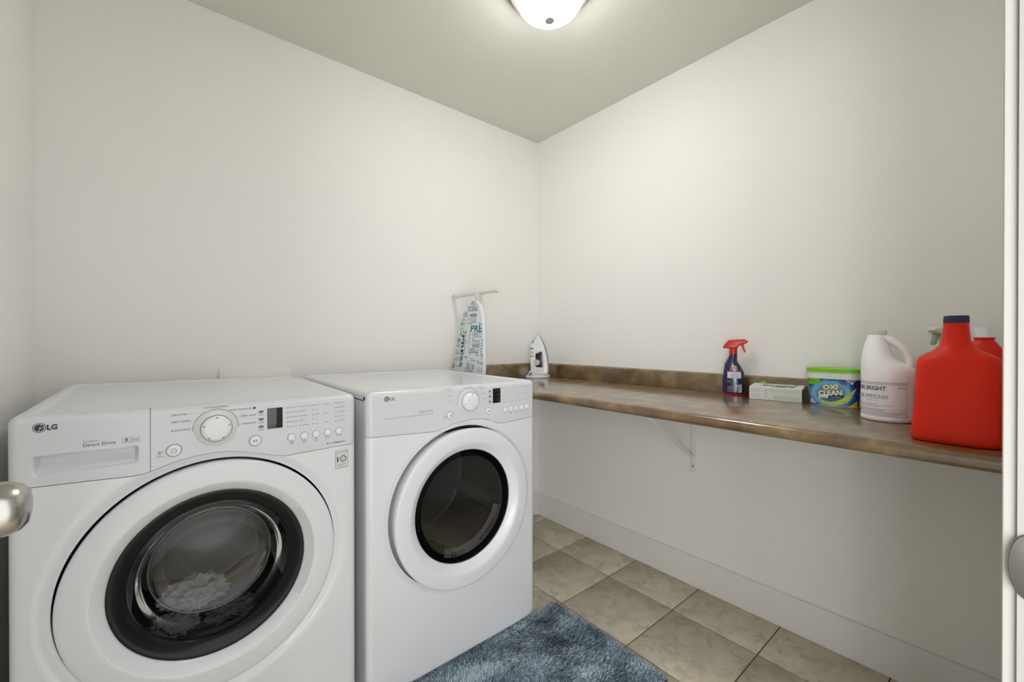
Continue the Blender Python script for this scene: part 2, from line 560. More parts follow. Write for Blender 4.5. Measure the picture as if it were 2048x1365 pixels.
# ------------------------------------------------------------------ ceiling lamp
lamp = thing('ceiling_light', 'round flush ceiling light with glowing white glass dome and metal finial', 'ceiling light', (1.083, 1.085, HC))
lathe('base_pan', [(0, -.0005), (.164, -.0005), (.1658, -.006), (.1640, -.012), (.1585, -.0135), (.1578, -.021), (.1535, -.0245), (.1490, -.0252), (.1482, -.0320), (.1440, -.0362), (.1330, -.0368), (.1310, -.0300), (0, -.028)],
      mat('satin_nickel_pan', (150, 146, 138), .45, metal=.3), lamp, 96)
dome = [(.1265, -.034)]
for k in range(1, 15):
    a = math.pi / 2 * k / 14
    dome.append(((.1265 * math.cos(a) ** .85 if k < 14 else 0), -.034 - .092 * math.sin(a)))
GLOW = emit_mat('glowing_glass', (1.0, .992, .978), LAMP_POWER)
def glow_nodes():
    # glow weakened towards the rim to keep the ceiling from burning out
    nt = GLOW.node_tree; b = nt.nodes['Principled BSDF']
    tc = nt.nodes.new('ShaderNodeTexCoord'); sp_ = nt.nodes.new('ShaderNodeSeparateXYZ'); mr = nt.nodes.new('ShaderNodeMapRange')
    mr.inputs['From Min'].default_value = -.034; mr.inputs['From Max'].default_value = -.126
    mr.inputs['To Min'].default_value = LAMP_POWER * .18; mr.inputs['To Max'].default_value = LAMP_POWER * 1.35
    nt.links.new(tc.outputs['Object'], sp_.inputs[0]); nt.links.new(sp_.outputs['Z'], mr.inputs['Value']); nt.links.new(mr.outputs['Result'], b.inputs['Emission Strength'])
glow_nodes()
lathe('glass_dome', dome, GLOW, lamp, 96)
lathe('finial', [(0, -.122), (.0110, -.122), (.0125, -.1265), (.0165, -.1275), (.0172, -.133), (.0165, -.1385), (.0140, -.1392), (.0120, -.1370), (0, -.1365)], NICKEL, lamp, 48)

# ------------------------------------------------------------------ countertop
ZC = .916
CFX = 1.2745
ct = thing('countertop', 'long brown mottled laminate countertop along the right wall', 'countertop', (CFX, YF + .004, ZC))
CL = YB - YF - .008
prof = [(XR - CFX - .001, -.0005), (.016, 0)]
for k in range(1, 12):
    a = math.pi / 2 + math.pi * k / 12
    prof.append((.019 + .019 * math.cos(a), -.0185 + .0185 * math.sin(a)))
prof += [(.022, -.037), (.024, -.036), (.024, -.0325), (XR - CFX - .001, -.0325)]
v, f = [], []
for y in (0, CL):
    for x, z in prof: v.append((x, y, z))
n = len(prof)
for k in range(n): f.append((k, (k + 1) % n, n + (k + 1) % n, n + k))
f += [tuple(range(n))[::-1], tuple(range(n, 2 * n))]
pym('worktop', v, f, LAMINATE, ct, 30)
def splash(name, L, base, dx):
    pr = [(0, 0), (0, .069), (.0015, .075), (.006, .0795), (.012, .0815), (.0235, .0815), (.0235, 0)]
    vv, ff = [], []
    for t in (0, L):
        for d, z in pr: vv.append(base + dx[0] * t + dx[1] * d + Vector((0, 0, z)))
    k_ = len(pr)
    for k in range(k_): ff.append((k, (k + 1) % k_, k_ + (k + 1) % k_, k_ + k))
    ff += [tuple(range(k_)), tuple(range(k_, 2 * k_))[::-1]]
    o = pym(name, vv, ff, LAMINATE, ct, 30)
splash('backsplash', CL - .0005, Vector((XR - CFX - .0240, 0, .0003)), (Vector((0, 1, 0)), Vector((1, 0, 0))))
splash('backsplash', XR - CFX - .0245 - .016, Vector((.016, CL - .0235 - .0005, .0003)), (Vector((1, 0, 0)), Vector((0, 1, 0))))

# bracket under the counter
br = thing('shelf_bracket', 'white painted metal bracket with diagonal brace under the countertop', 'bracket', (XR, .965, ZC - .033))
rbox('wall_plate', (-.0055, -.0145, -.357), (-.0005, .0145, -.001), .0012, TRIM, br)
rbox('arm', (-.47, -.0145, -.0055), (-.0056, .0145, -.0005), .0012, TRIM, br)
a, b = Vector((-.0056, 0, -.285)), Vector((-.455, 0, -.006))
d = (b - a).normalized(); nn = Vector((d.z, 0, -d.x))
v = []
for e in (a, b):
    for s, t in ((-.008, -.003), (.008, -.003), (.008, .003), (-.008, .003)): v.append(e + Vector((0, s, 0)) + nn * t)
pym('brace', v, [(0, 1, 5, 4), (1, 2, 6, 5), (2, 3, 7, 6), (3, 0, 4, 7), (3, 2, 1, 0), (4, 5, 6, 7)], TRIM, br, 30)
lathe('screw', [(0, -.0085), (.0025, -.008), (.0042, -.0062), (.0045, -.0055)], mat('screw_steel', (120, 118, 112), .4, metal=.8), br, 16, 'x', (0, 0, -.325))
lathe('screw', [(0, -.0085), (.0025, -.008), (.0042, -.0062), (.0045, -.0055)], MATS['screw_steel'], br, 16, 'x', (0, 0, -.10))

# washer outlet box on the back wall
ob = thing('outlet_box', 'flat cream painted cover panel low on the wall behind the washing machine', 'wall panel', (.3045, YB, .90))
rbox('frame', (-.1285, -.012, -.09), (.1285, -.0005, .130), .002, WALL, ob)
rbox('cover', (-.118, -.0145, -.08), (.118, -.0121, .118), .001, WALL, ob)

# ------------------------------------------------------------------ washing machine and dryer
HW = .3435
RS = .017
ZBOT = .034

def interp(pts, x):
    if x <= pts[0][0]: return pts[0][1]
    for (a, p), (b, q) in zip(pts, pts[1:]):
        if x <= b: return p + (q - p) * (x - a) / (b - a)
    return pts[-1][1]

def dense(pts, n=10):
    return [(q.x, q.y) for q in spline([(x, z, 0) for x, z in pts], n)]

class Machine:
    def __init__(self, name, label, cx, yf, kind):
        self.t = thing(name, label, name.replace('_', ' '), (cx, yf, 0))
        self.kind = kind
        self.D = 1.985 - yf
        self.w = kind == 'washer'
        if self.w:
            self.seam = dense([(-.3435, .851), (-.316, .8495), (-.228, .846), (-.155, .842), (-.128, .846), (-.081, .8605), (-.031, .8685), (.022, .867), (.080, .8535), (.120, .8405), (.142, .8345), (.165, .8335), (.25, .8355), (.3435, .837)])
            self.zc, self.dx, self.rh = .5685, -.0025, .2835
        else:
            self.seam = dense([(-.3435, .851), (-.235, .847), (-.13, .841), (-.098, .842), (-.044, .856), (.0, .862), (.028, .8635), (.068, .861), (.109, .852), (.150, .8365), (.176, .8325), (.25, .835), (.3435, .8385)])
            self.zc, self.dx, self.rh = .567, 0.0, .2775
    def ztop(self, x, y):
        if self.w: return .990 - .014 * x + .008 * y / self.D
        return .9875 - .008 * x + .004 * y / self.D
    def edge(self, x, z, zt, zb=None):
        """rounded-box front: returns moved x, y, z"""
        a = max(0.0, (RS - (HW - abs(x))) / RS)
        b = max(0.0, (RS - (zt - z)) / RS)
        if zb is not None: b2 = max(0.0, (RS - (z - zb)) / RS)
        else: b2 = 0.0
        bb = b if b > 0 else b2
        s = math.hypot(a, bb)
        if s > 1.0: a2, bb2 = a / s, bb / s
        else: a2, bb2 = a, bb
        y = RS * (1 - math.sqrt(max(0.0, 1 - a2 * a2 - bb2 * bb2)))
        nx = x - math.copysign((a - a2) * RS, x)
        nz = z - (bb - bb2) * RS * (1 if b > 0 else -1)
        y += .007 * (min(abs(nx) / HW, 1.0)) ** 4
        return nx, y, nz
    def front_y(self, x, z):
        return self.edge(x, z, self.ztop(x, 0))[1]
    def fascia(self, name, x0, x1, m, pocket=False):
        """strip between the seam and the top, from x0 to x1"""
        g = .0007
        xs = []
        k = 90 if pocket else 110
        for i in range(k + 1):
            t = i / k
            xs.append(x0 + (x1 - x0) * t)
        for e in (x0, x1):
            if abs(abs(e) - HW) < .002:
                sg = math.copysign(1, e)
                xs += [sg * (HW - RS * q) for q in (.02, .08, .17, .3, .45, .62, .8, 1.0)]
        xs = sorted(set(round(q, 6) for q in xs))
        nz = 64 if pocket else 16
        v, rows = [], None
        for x in xs:
            zb = interp(self.seam, x) + g; zt = self.ztop(x, 0)
            ts = [i / nz for i in range(nz + 1)]
            zs = [zb + (zt - RS - zb) * t for t in ts] + [zt - RS * q for q in (.8, .62, .45, .3, .17, .08, .02, 0)]
            col = []
            lipx, lipy, lipz = self.edge(x, zb, zt)
            col.append((lipx, lipy + .011, lipz)); col.append((lipx, lipy + .0012, lipz - .0001))
            for i, z in enumerate(zs):
                px, py, pz = self.edge(x, z, zt)
                if pocket: py += self.pocket(px, pz)
                if i == 0: py += .0004
                col.append((px, py, pz))
            px, py, pz = self.edge(x, zt, zt)
            col.append((px, py + .004, pz - .0006))
            rows = len(col); v += col
        # inner returns at the two ends
        n = len(xs)
        f = grid_faces(n, rows)
        for idx, e in ((0, x0), (n - 1, x1)):
            if abs(abs(e) - HW) > .002:
                b = len(v)
                for j in range(rows):
                    q = v[idx * rows + j]; v.append((q[0], q[1] + .010, q[2]))
                for j in range(rows - 1):
                    f.append((idx * rows + j, idx * rows + j + 1, b + j + 1, b + j))
            else:
                b = len(v)
                for j in range(rows):
                    q = v[idx * rows + j]; v.append((q[0], q[1] + .012, q[2]))
                for j in range(rows - 1):
                    f.append((idx * rows + j, idx * rows + j + 1, b + j + 1, b + j))
        return pym(name, v, f, m, self.t, 40)
    def pocket(self, x, z):
        """finger pull of the detergent drawer: deep under the top lip, running out below"""
        xl, xr, zl, zh = -.307, -.1475, .869, .912
        zh += -.0025 * (x - xl) / (xr - xl)
        if not (xl < x < xr and zl < z < zh): return 0.0
        r = .012
        ex = smoothstep(0, .006, min(x - xl, xr - x))
        up = (z - zl) / (zh - zl)
        prof = (.25 * smoothstep(0.0, .12, up) + .75 * smoothstep(.05, .80, up)) * (1 - smoothstep(.95, .99, up))
        return .0205 * ex * prof
    def front_panel(self, m):
        g = .0007
        cx, cz = self.dx, self.zc
        angs = [2 * math.pi * k / 240 for k in range(240)]
        zl, zr = interp(self.seam, -HW) - g, interp(self.seam, HW) - g
        for X, Z in ((-HW, zl), (HW, zr), (-HW, ZBOT), (HW, ZBOT)):
            angs.append(math.atan2(Z - cz, X - cx) % (2 * math.pi))
        angs = sorted(set(round(a, 5) for a in angs))
        v = []
        rows = None
        for a in angs:
            c, s = math.cos(a), math.sin(a)
            t = 10.0
            if c > 1e-6: t = min(t, (HW - cx) / c)
            if c < -1e-6: t = min(t, (-HW - cx) / c)
            if s < -1e-6: t = min(t, (ZBOT - cz) / s)
            if s > 0:
                lo, hi = self.rh * .9, t
                if cz + s * t > interp(self.seam, cx + c * t) - g:
                    for _ in range(40):
                        md = (lo + hi) / 2
                        if cz + s * md > interp(self.seam, cx + c * md) - g: hi = md
                        else: lo = md
                    t = lo
            on_top = s > 0 and abs(abs(cx + c * t) - HW) > 1e-4
            L = t - self.rh
            rr = [0, .002, .005, .009, .014, .02, .028, .038]
            rr = [q for q in rr if q < L * .6] 
            while len(rr) < 8: rr.append(rr[-1] + (L * .62 - rr[-1]) * .34)
            tail = [RS * q for q in (2.2, 1.4, 1.0, .8, .62, .45, .3, .17, .08, .02, 0)]
            mx = L * .36
            sc = min(1.0, mx / tail[0])
            col = []
            # return into the door opening
            px, py, pz = cx + c * self.rh, 0, cz + s * self.rh
            col.append((px, .030, pz))
            rad_list = [self.rh + q for q in rr] + [t - q * sc for q in tail]
            for r in rad_list:
                x, z = cx + c * r, cz + s * r
                zt_here = 9.0
                X, Y, Z = self.edge(x, z, zt_here, ZBOT)
                d = r - self.rh
                if self.w: Y += .0105 * (1 - smoothstep(0, .030, d)) ** 1.3
                else: Y += .006 * (1 - smoothstep(0, .022, d)) ** 1.3
                col.append((X, Y, Z))
            X, Y, Z = col[-1]
            col.append((X, Y + .011, Z) if on_top else (X, Y + .012, Z))
            rows = len(col); v += col
        f = grid_faces(len(angs), rows, True)
        return pym('front_panel', v, f, m, self.t, 40)
    def top_cover(self, m):
        xs = [-HW + RS * q for q in (0, .02, .08, .17, .3, .45, .62, .8, 1.0)]
        xs += [-HW + q for q in (.022, .03, .034, .038, .044)]
        xs += [-.29 + .58 * k / 14 for k in range(1, 14)]
        xs += [HW - q for q in (.044, .038, .034, .03, .022)] + [HW - RS * q for q in (1.0, .8, .62, .45, .3, .17, .08, .02, 0)]
        ys = [RS + .0006] + [RS + q for q in (.004, .012, .02, .026, .032, .04)]
        ys += [.07 + (self.D - .14) * k / 10 for k in range(11)]
        ys += [self.D - q for q in (.044, .036, .03, .024, .02)] + [self.D - RS * q for q in (1.0, .8, .62, .45, .3, .17, .08, .02, 0)]
        v = []
        for x in xs:
            for y in ys:
                a = max(0., (RS - (HW - abs(x))) / RS); b = max(0., (RS - (self.D - y)) / RS)
                s = math.hypot(a, b)
                a2, b2 = (a / s, b / s) if s > 1 else (a, b)
                zz = self.ztop(x, y) - RS * (1 - math.sqrt(max(0, 1 - a2 * a2 - b2 * b2)))
                # shallow tray in the middle of the lid
                e = min(HW - abs(x), self.D - y, y + .012)
                zz -= .0035 * smoothstep(.026, .038, e)
                nx = x - math.copysign((a - a2) * RS, x); ny = y - (b - b2) * RS
                if y < RS + .001: zz -= 0.0002
                # the bowed front edge
                ny += .007 * (min(abs(nx) / HW, 1.0)) ** 4 * (1 - smoothstep(0, .12, y))
                v.append((nx, ny, zz))
        f = grid_faces(len(xs), len(ys))
        # skirt
        ny = len(ys)
        loop = [i * ny for i in range(len(xs))][::-1][0:1]
        border = [0 * ny + j for j in range(ny)] + [i * ny + ny - 1 for i in range(1, len(xs))] + [(len(xs) - 1) * ny + j for j in range(ny - 2, -1, -1)]
        b = len(v)
        for q in border: v.append((v[q][0], v[q][1], self.ztop(0, 0) - .0245))
        for k in range(len(border) - 1): f.append((border[k], border[k + 1], b + k + 1, b + k))
        return pym('top_cover', v, f, m, self.t, 40)
    def body(self, m):
        rbox('side_gap', (-HW + .004, .034, .93), (HW - .004, self.D - .006, .9625), 0, DARK, self.t)
        # cabinet: sides, back and base as a shell open at the front
        bm = bmesh.new()
        add_box(bm, (-HW + .0012, .0295, ZBOT + .002), (-HW + .010, self.D - .004, .9590))
        add_box(bm, (HW - .010, .0295, ZBOT + .002), (HW - .0012, self.D - .004, .9590))
        add_box(bm, (-HW + .010, self.D - .012, ZBOT + .002), (HW - .010, self.D - .004, .955))
        add_box(bm, (-HW + .010, .0295, ZBOT + .002), (HW - .010, self.D - .012, ZBOT + .010))
        bmo('cabinet', bm, m, self.t)
        bm = bmesh.new()
        add_box(bm, (-HW + .012, .0265, .872), (HW - .012, .029, .962))
        add_box(bm, (-HW + .012, .024, .825), (HW - .012, .027, .872))
        bmo('backing', bm, DARK, self.t)
        for sx in (-1, 1):
            for y in (.075, self.D - .075):
                lathe('foot', [(0, 0), (.021, 0), (.023, .003), (.023, .010), (.012, .012), (.012, ZBOT + .004), (0, ZBOT + .004)], RUBBER, self.t, 24, 'z', (sx * (HW - .06), y, 0))
    def on_front(self, off=.0004):
        return lambda x, z, l: (x, self.front_y(x, z) - off - l, z)
    def button(self, name, x, z, r, h=.006, m=None):
        y0 = self.front_y(x, z)
        o = lathe(name, [(r * 1.10, .001), (r * 1.10, -.0006), (r * 1.02, -.0012), (r, -.0016), (r, -h * .6), (r * .93, -h * .85), (r * .75, -h * .97), (0, -h)], m or KNOBW, self.t, 32, 'y', (x, y0, z), 50)
        lathe('gap_ring', [(r * 1.06, -.0009), (r * 1.10, -.00075), (r * 1.15, -.0004), (r * 1.16, .0004)], PRINTL, o, 32, 'y', (x, y0, z))
        return o

def emblem(P_, x, z, r):
    """round face badge: ring, nose bar, eye"""
    P_.arc(x, z, r * .88, r, 40, 400, 40)
    P_.arc(x, z, r * .0, r * .74, 70, 180, 18)
    P_.arc(x, z, r * .0, r * .74, 180, 262, 12)
    P_.arc(x, z, r * .30, r * .74, -88, -5, 12)
    P_.arc(x, z, r * .12, r * .74, 8, 62, 10)

def build_machine(kind):
    W = kind == 'washer'
    if W: M = Machine('washing_machine', 'white front-load washing machine with laundry behind its clear round door', .1075, 1.27, 'washer')
    else: M = Machine('clothes_dryer', 'white clothes dryer with dark round door glass beside the washing machine', .819, 1.245, 'dryer')
    T = M.t
    M.body(ENAMEL)
    M.front_panel(ENAMEL)
    M.top_cover(ENAMEL)
    if W:
        dr = M.fascia('detergent_drawer', -HW, -.1275, FASCIA, True)
        M.fascia('control_panel', -.1265, HW, FASCIA)
    else:
        M.fascia('control_panel', -HW, HW, FASCIA)
    c = (M.dx, 0, M.zc)
    # ---- door
    if W:
        ring = lathe('door_ring', [(.2765, .026), (.2780, .008), (.2785, -.001), (.2776, -.0048), (.2745, -.0074), (.268, -.0088), (.250, -.0106), (.2300, -.0118), (.2265, -.0116), (.2235, -.0102), (.2140, -.0012), (.2050, .0062), (.2015, .0125), (.2010, .020)], PLASTIC, T, 128, 'y', c, 50)
        # long finger recess at right: raised strip, its shade put into the tone
        vv = []
        ang = [(-33 + 66 * k / 30) for k in range(31)]
        prf = [(.2225, -.0086), (.2200, -.0066), (.2160, -.0030), (.2110, .0012), (.2075, .0040)]
        pr = []
        for a in ang:
            e = smoothstep(0, 5, min(a + 33, 33 - a))
            for r, y in prf: pr.append((c[0] + r * math.cos(rad(a)), y - .0004 - .0010 * e, c[2] + r * math.sin(rad(a))))
        hd = pym('handle_recess', pr, grid_faces(31, 5), mat('recess_shade_plastic', (212, 214, 219), .3), T, 40)
        lathe('door_trim', [(.2012, .0105), (.1985, .0100), (.190, .0125), (.178, .0190), (.1700, .0260), (.1675, .0300), (.1665, .0360)], RIMGLASS, T, 128, 'y', c, 50)
        gl = lathe('door_glass', [(.1290, .0920), (.120, .0945), (.095, .0985), (.05, .1010), (0, .1018)], WASHGLASS, T, 128, 'y', c, 60)
        lathe('glass_side', [(.1672, .0300), (.1660, .0340), (.1600, .0370), (.1545, .0390), (.1530, .0440), (.1500, .0500), (.1480, .0660), (.1430, .0800), (.1370, .0880), (.1330, .0912)], glass_mat('bowl_side_glass', (.62, .63, .64), 1.14, .03), gl, 128, 'y', c, 60)
        lathe('glass_lip', [(.1335, .0900), (.1318, .0890), (.1295, .0896), (.1288, .0916), (.1300, .0935)], glass_mat('bright_glass_edge', (.85, .86, .87), 1.6, .06), gl, 128, 'y', c, 60)
        lathe('gasket', [(.2010, .021), (.206, .034), (.200, .048), (.192, .058), (.196, .070), (.212, .076), (.233, .079)], RUBBER, T, 96, 'y', c)
        drum = lathe('drum', [(.2335, .078), (.2365, .084), (.2375, .20), (.2365, .395), (.228, .415), (.19, .425), (.12, .418), (.09, .428), (0, .430)], STEEL, T, 96, 'y', c, 50)
        Pf = Print()
        hv, hf = [], []
        for row in range(17):
            y = .100 + row * .0175
            for k in range(84):
                a = 2 * math.pi * (k + .5 * (row % 2)) / 84
                if min(abs((math.degrees(a) - q + 180) % 360 - 180) for q in (90, 210, 330)) < 9: continue
                b = len(hv)
                for q in range(6):
                    t = 2 * math.pi * q / 6
                    aa = a + .0026 / .2355 * math.cos(t)
                    hv.append((c[0] + .2358 * math.cos(aa), y + .0026 * math.sin(t), c[2] + .2358 * math.sin(aa)))
                hf.append(tuple(range(b, b + 6)))
        pf = pym('drum_perforation', hv, hf, DARK, drum, None); pf['kind'] = 'stuff'
        for ang in (90, 210, 330):
            pts = [(-.034, .2365), (-.018, .212), (-.010, .196), (0, .190), (.010, .196), (.018, .212), (.034, .2365)]
            vv = []
            for y, s in ((.10, .75), (.12, 1), (.36, 1), (.39, .7)):
                for dx, r in pts:
                    r = .2365 - (.2365 - r) * s
                    a = rad(ang)
                    vv.append((c[0] + r * math.cos(a) - dx * s * math.sin(a), y, c[2] + r * math.sin(a) + dx * s * math.cos(a)))
            ff = grid_faces(4, 7) + [(0, 1, 2, 3, 4, 5, 6), (21, 22, 23, 24, 25, 26, 27)]
            pym('drum_paddle', vv, ff, mat('pale_grey_plastic', (196, 197, 199), .35), drum, 40)
    else:
        ring = lathe('door_ring', [(.2620, .026), (.2655, .010), (.2690, -.006), (.2720, -.022), (.2724, -.0275), (.2712, -.0312), (.2675, -.0335), (.2600, -.0345), (.240, -.0356), (.2265, -.0360), (.2225, -.0352), (.2180, -.0325), (.2060, -.0225), (.1968, -.0140), (.1945, -.0090), (.1940, .0)], PLASTIC, T, 128, 'y', c, 50)
        gl = lathe('door_glass', [(.1700, -.0020), (.15, -.0008), (.10, .0012), (.05, .0024), (0, .0028)], DRYGLASS, T, 128, 'y', c, 60)
        lathe('glass_side', [(.1945, -.0105), (.1920, -.0100), (.1860, -.0080), (.1800, -.0050), (.1765, -.0030), (.1705, -.0021)], glass_mat('smoked_side_glass', (.34, .34, .35), 1.06, .04), gl, 128, 'y', c, 60)
        lathe('glass_lip', [(.1745, .010), (.1735, .0106), (.1728, .0126), (.1732, .0146)], mat('smoked_edge', (120, 121, 124), .2), gl, 128, 'y', c, 60)
        lathe('door_trim', [(.1942, -.0060), (.190, .004), (.188, .030), (.184, .060), (.178, .075)], mat('matt_dark_rim', (58, 59, 61), .6, spec=.2), T, 96, 'y', c)
        lathe('door_seat', [(.250, .0270), (.262, .0255), (.2700, .0250), (.2780, .0250)], mat('door_seat_shade', (150, 151, 153), .5), T, 96, 'y', c)  # grey stands in for the shadow in the gap round the door
        drum = lathe('drum', [(.178, .074), (.24, .078), (.2435, .084), (.2435, .39), (.23, .40), (0, .405)], mat('grey_drum', (120, 122, 126), .4, metal=.6), T, 96, 'y', c, 50)
        # lint grille low on the opening
        gr = []
        for k in range(25):
            a = rad(-112 + 96 * k / 24)
            for r, y in ((.1872, .020), (.1700, .026), (.1620, .036)): gr.append((c[0] + r * math.cos(a), y, c[2] + r * math.sin(a)))
        g = pym('lint_grille', gr, grid_faces(25, 3), mat('pale_grey_plastic', (196, 197, 199), .35), T, 40)
        for a0, a1, nn_ in ((-62, -33, 9), (-104, -84, 5)):
            for k in range(nn_):
                a = rad(a0 + (a1 - a0) * (k + .5) / nn_); w = rad((a1 - a0) / nn_ * .28)
                q = []
                for r, y in ((.1835, .0208), (.1720, .0248)):
                    for da in (-w, w): q.append((c[0] + r * math.cos(a + da), y, c[2] + r * math.sin(a + da)))
                q += [(x, y - .0012, z) for x, y, z in q]
                pym('grille_slot', q, [(0, 1, 3, 2), (4, 6, 7, 5), (0, 2, 6, 4), (1, 5, 7, 3), (0, 4, 5, 1), (2, 3, 7, 6)], DARK, g, None)
        ribs = []
        for ang in (100, 220, 340):
            pts = [(-.03, .2435), (-.012, .208), (0, .20), (.012, .208), (.03, .2435)]
            vv = []
            for y in (.09, .38):
                for dx, r in pts:
                    a = rad(ang)
                    vv.append((c[0] + r * math.cos(a) - dx * math.sin(a), y, c[2] + r * math.sin(a) + dx * math.cos(a)))
            pym('drum_vane', vv, grid_faces(2, 5), MATS['pale_grey_plastic'], drum, 30)
    # ---- control panel
    F = M.on_front()
    s = 1.0
    dx, dz = (-.003, .930) if W else (.0195, .930)
    y0 = M.front_y(dx, dz)
    if W:
        dial = lathe('dial', [(.0445, .0006), (.0442, -.0012), (.0425, -.0022), (.0385, -.0030), (.0345, -.0048), (.0330, -.0052)], mat('frosted_dial_ring', (216, 217, 220), .12, coat=.4), T, 64, 'y', (dx, y0, dz), 50)
    else:
        dial = lathe('dial', [(.0435, .0006), (.0432, -.0010), (.0415, -.0018), (.0360, -.0022), (.0330, -.0030)], mat('frosted_dial_ring', (216, 217, 220), .12, coat=.4), T, 64, 'y', (dx, y0, dz), 50)
    kh = -.0155 if W else -.024
    kn_ = lathe('knob', [(.0315, -.002), (.0315, kh * .55), (.0300, kh * .80), (.0265, kh * .95), (.022, kh), (0, kh - .0004)], KNOBW, dial, 64, 'y', (dx, y0, dz), 50)
    for a in ((90, 163, 15, -60, -125) if W else (90, 190, 300)):
        q = rad(a)
        pk = Print()
        pk.disc(dx + .0265 * math.cos(q), dz + .0265 * math.sin(q), .0022, 12, 0, .0017)
        pk.build('knob_mark', PRINTL, dial, lambda x, z, l: (x, y0 + kh * .965, z))
    pr = Print()
    pr.arc(dx, dz, .0462, .0472, -3 if W else -10, 183 if W else 190, 60)
    for k in range(7):
        a = 6 + 28 * k
        q = rad(a)
        n = (-math.sin(q) * .0005, math.cos(q) * .0005)
        p0 = (dx + .0365 * math.cos(q), dz + .0365 * math.sin(q)); p1 = (dx + .0415 * math.cos(q), dz + .0415 * math.sin(q))
    if W:
        pr.text('COTTON/NORMAL', dx, .9795, .0044, .049, 'c')
        pr.text('HAND WASH/WOOL', .024, .9690, .0042, .050); pr.disc(.0785, .9712, .0032, 16)
        pr.text('SPEED WASH', .0490, .9512, .0042, .033); pr.text('DRAIN+SPIN', .050, .9310, .0042, .032)
        pr.text('DELICATES', -.0895, .9690, .0044, .029); pr.text('PERM. PRESS', -.0895, .9520, .0044, .035); pr.text('BULKY/LARGE', -.0900, .9320, .0044, .036)
        tx = Print()
        for (a, b) in (((-.060, .971), (-.026, .9725)), ((-.053, .954), (-.041, .955)), ((.038, .953), (.048, .953)), ((.044, .932), (.049, .932))):
            tx.poly([(a[0], a[1]), (b[0], b[1]), (b[0], b[1] + .0004), (a[0], a[1] + .0004)])
        tx.build('leader_line', PRINTL, T, F, True)
    else:
        pr.text('COTTON/NORMAL', dx - .002, .9765, .0030, .036, 'c')
        pr.text('PERM. PRESS', -.080, .9775, .0032, .026); pr.text('MIXED LOAD', -.072, .9715, .0032, .026)
        pr.text('DELICATES', -.070, .9530, .0032, .024); pr.text('TOWELS', -.066, .9340, .0032, .018)
        pr.text('MANUAL DRY', .060, .9755, .0032, .028); pr.text('TIME DRY', .066, .9695, .0032, .022)
        pr.text('SPEED DRY', .070, .9510, .0032, .024); pr.text('AIR DRY', .082, .9310, .0032, .018)
    # indicator lamps and their captions
    cols_w = [(.157, ['HOT/COLD', 'WARM/WARM', 'WARM/COLD', 'COLD/COLD', 'TAP COLD']), (.1885, ['EXTRA HIGH', 'HIGH', 'MEDIUM', 'LOW', 'NO SPIN']),
              (.2205, ['HEAVY', '|', 'NORMAL', '|', 'LIGHT']), (.252, ['HIGH', None, 'LOW', None, 'OFF']), (.2835, ['PRE WASH', 'RINSE+SPIN', 'EXTRA RINSE', 'STAIN CYCLE', 'CHILD LOCK'])]
    cols_d = [(.1735, ['HIGH', 'MID HIGH', 'MEDIUM', 'LOW', 'ULTRA LOW']), (.203, ['60', '50', '40', '30', 'LESS TIME']),
              (.232, ['VERY', '|', 'NORMAL', '|', 'LESS']), (.2605, ['HIGH', None, 'LOW', None, 'OFF']), (.2905, ['DAMP DRY', None, 'WRINKLE CARE', None, 'CHILD LOCK'])]
    led = Print()
    for x, items in (cols_w if W else cols_d):
        for k, s_ in enumerate(items):
            if s_ is None: continue
            z = .9635 - .01305 * k
            led.disc(x, z, .0013 if W else .0010, 12)
            if s_ == '|': led.rect(x + .0085, z - .0018, x + .0093, z + .0018)
            else: pr.text(s_, x + .0042, z - .0013, .0026 if W else .0021, min(.0225, .0023 * len(s_)) if W else .0018 * len(s_))
    led.build('indicator_lamp', PRINT, T, F, True)
    bx = (.166, .198, .2295, .261, .2925) if W else (.186, .2145, .243, .271, .2995)
    nm = (('WASH', 'RINSE'), ('SPIN', 'SPEED'), ('SOIL', 'LEVEL'), ('SIGNAL', ''), ('OPTION', '')) if W else (('TEMP', ''), ('TIME', 'DRY'), ('DRY', 'LEVEL'), ('SIGNAL', ''), ('OPTION', ''))
    for x, (a, b) in zip(bx, nm):
        M.button('push_button', x, .8813, .0092)
        pr.text(a, x, .8665, .0029, None if W else .010, 'c'); 
        if b: pr.text(b, x, .8620, .0029, None if W else .010, 'c')
    px = -.085 if W else -.056
    M.button('power_button', px, .888, .0132 if W else .0120, .005)
    M.button('start_button', .0805 if W else .1065, .8855, .0128 if W else .0115, .005)
    ic = Print()
    IF = lambda x, z, l: (x, M.front_y(x, z) - .0053, z)
    ic.arc(px, .888, .0047, .0056, 0, 360, 32); ic.rect(px - .0004, .8855, px + .0004, .8905)
    ic.build('button_icon', PRINT, T, IF); ic = Print()
    sx = .0805 if W else .1065
    ic.poly([(sx - .0045, .8825), (sx - .0006, .8855), (sx - .0045, .8885)]); ic.rect(sx + .0006, .8825, sx + .0015, .8885); ic.rect(sx + .0027, .8825, sx + .0036, .8885)
    ic.build('button_icon', PRINT, T, IF, True)
    ovt = ('DELAY', 'WASH'), ('WATER', 'PLUS'), ('EXTRA', 'RINSE')
    for k in range(3):
        x, z = (.0938, .9595 - .0197 * k) if W else (.113, .9575 - .019 * k)
        ov = Print(); ov.disc(x, z, .0065 if W else .0055, 24, 0, .0031)
        ov.build('option_lamp', mat('oval_grey', (96, 98, 102), .3), T, F)
        pr.text(ovt[k][0], x, z - .0072, .0024, .011, 'c'); pr.text(ovt[k][1], x, z - .0106, .0024, .010, 'c')
    ddx = .126 if W else .1445
    yd = M.front_y(ddx, .939)
    rbox('display', (ddx - .0182, yd - .0012, .9115), (ddx + .0182, yd + .002, .9665), .001, BLACKG, T)
    # symbol left of the power button
    qx = (-.111 if W else -.078)
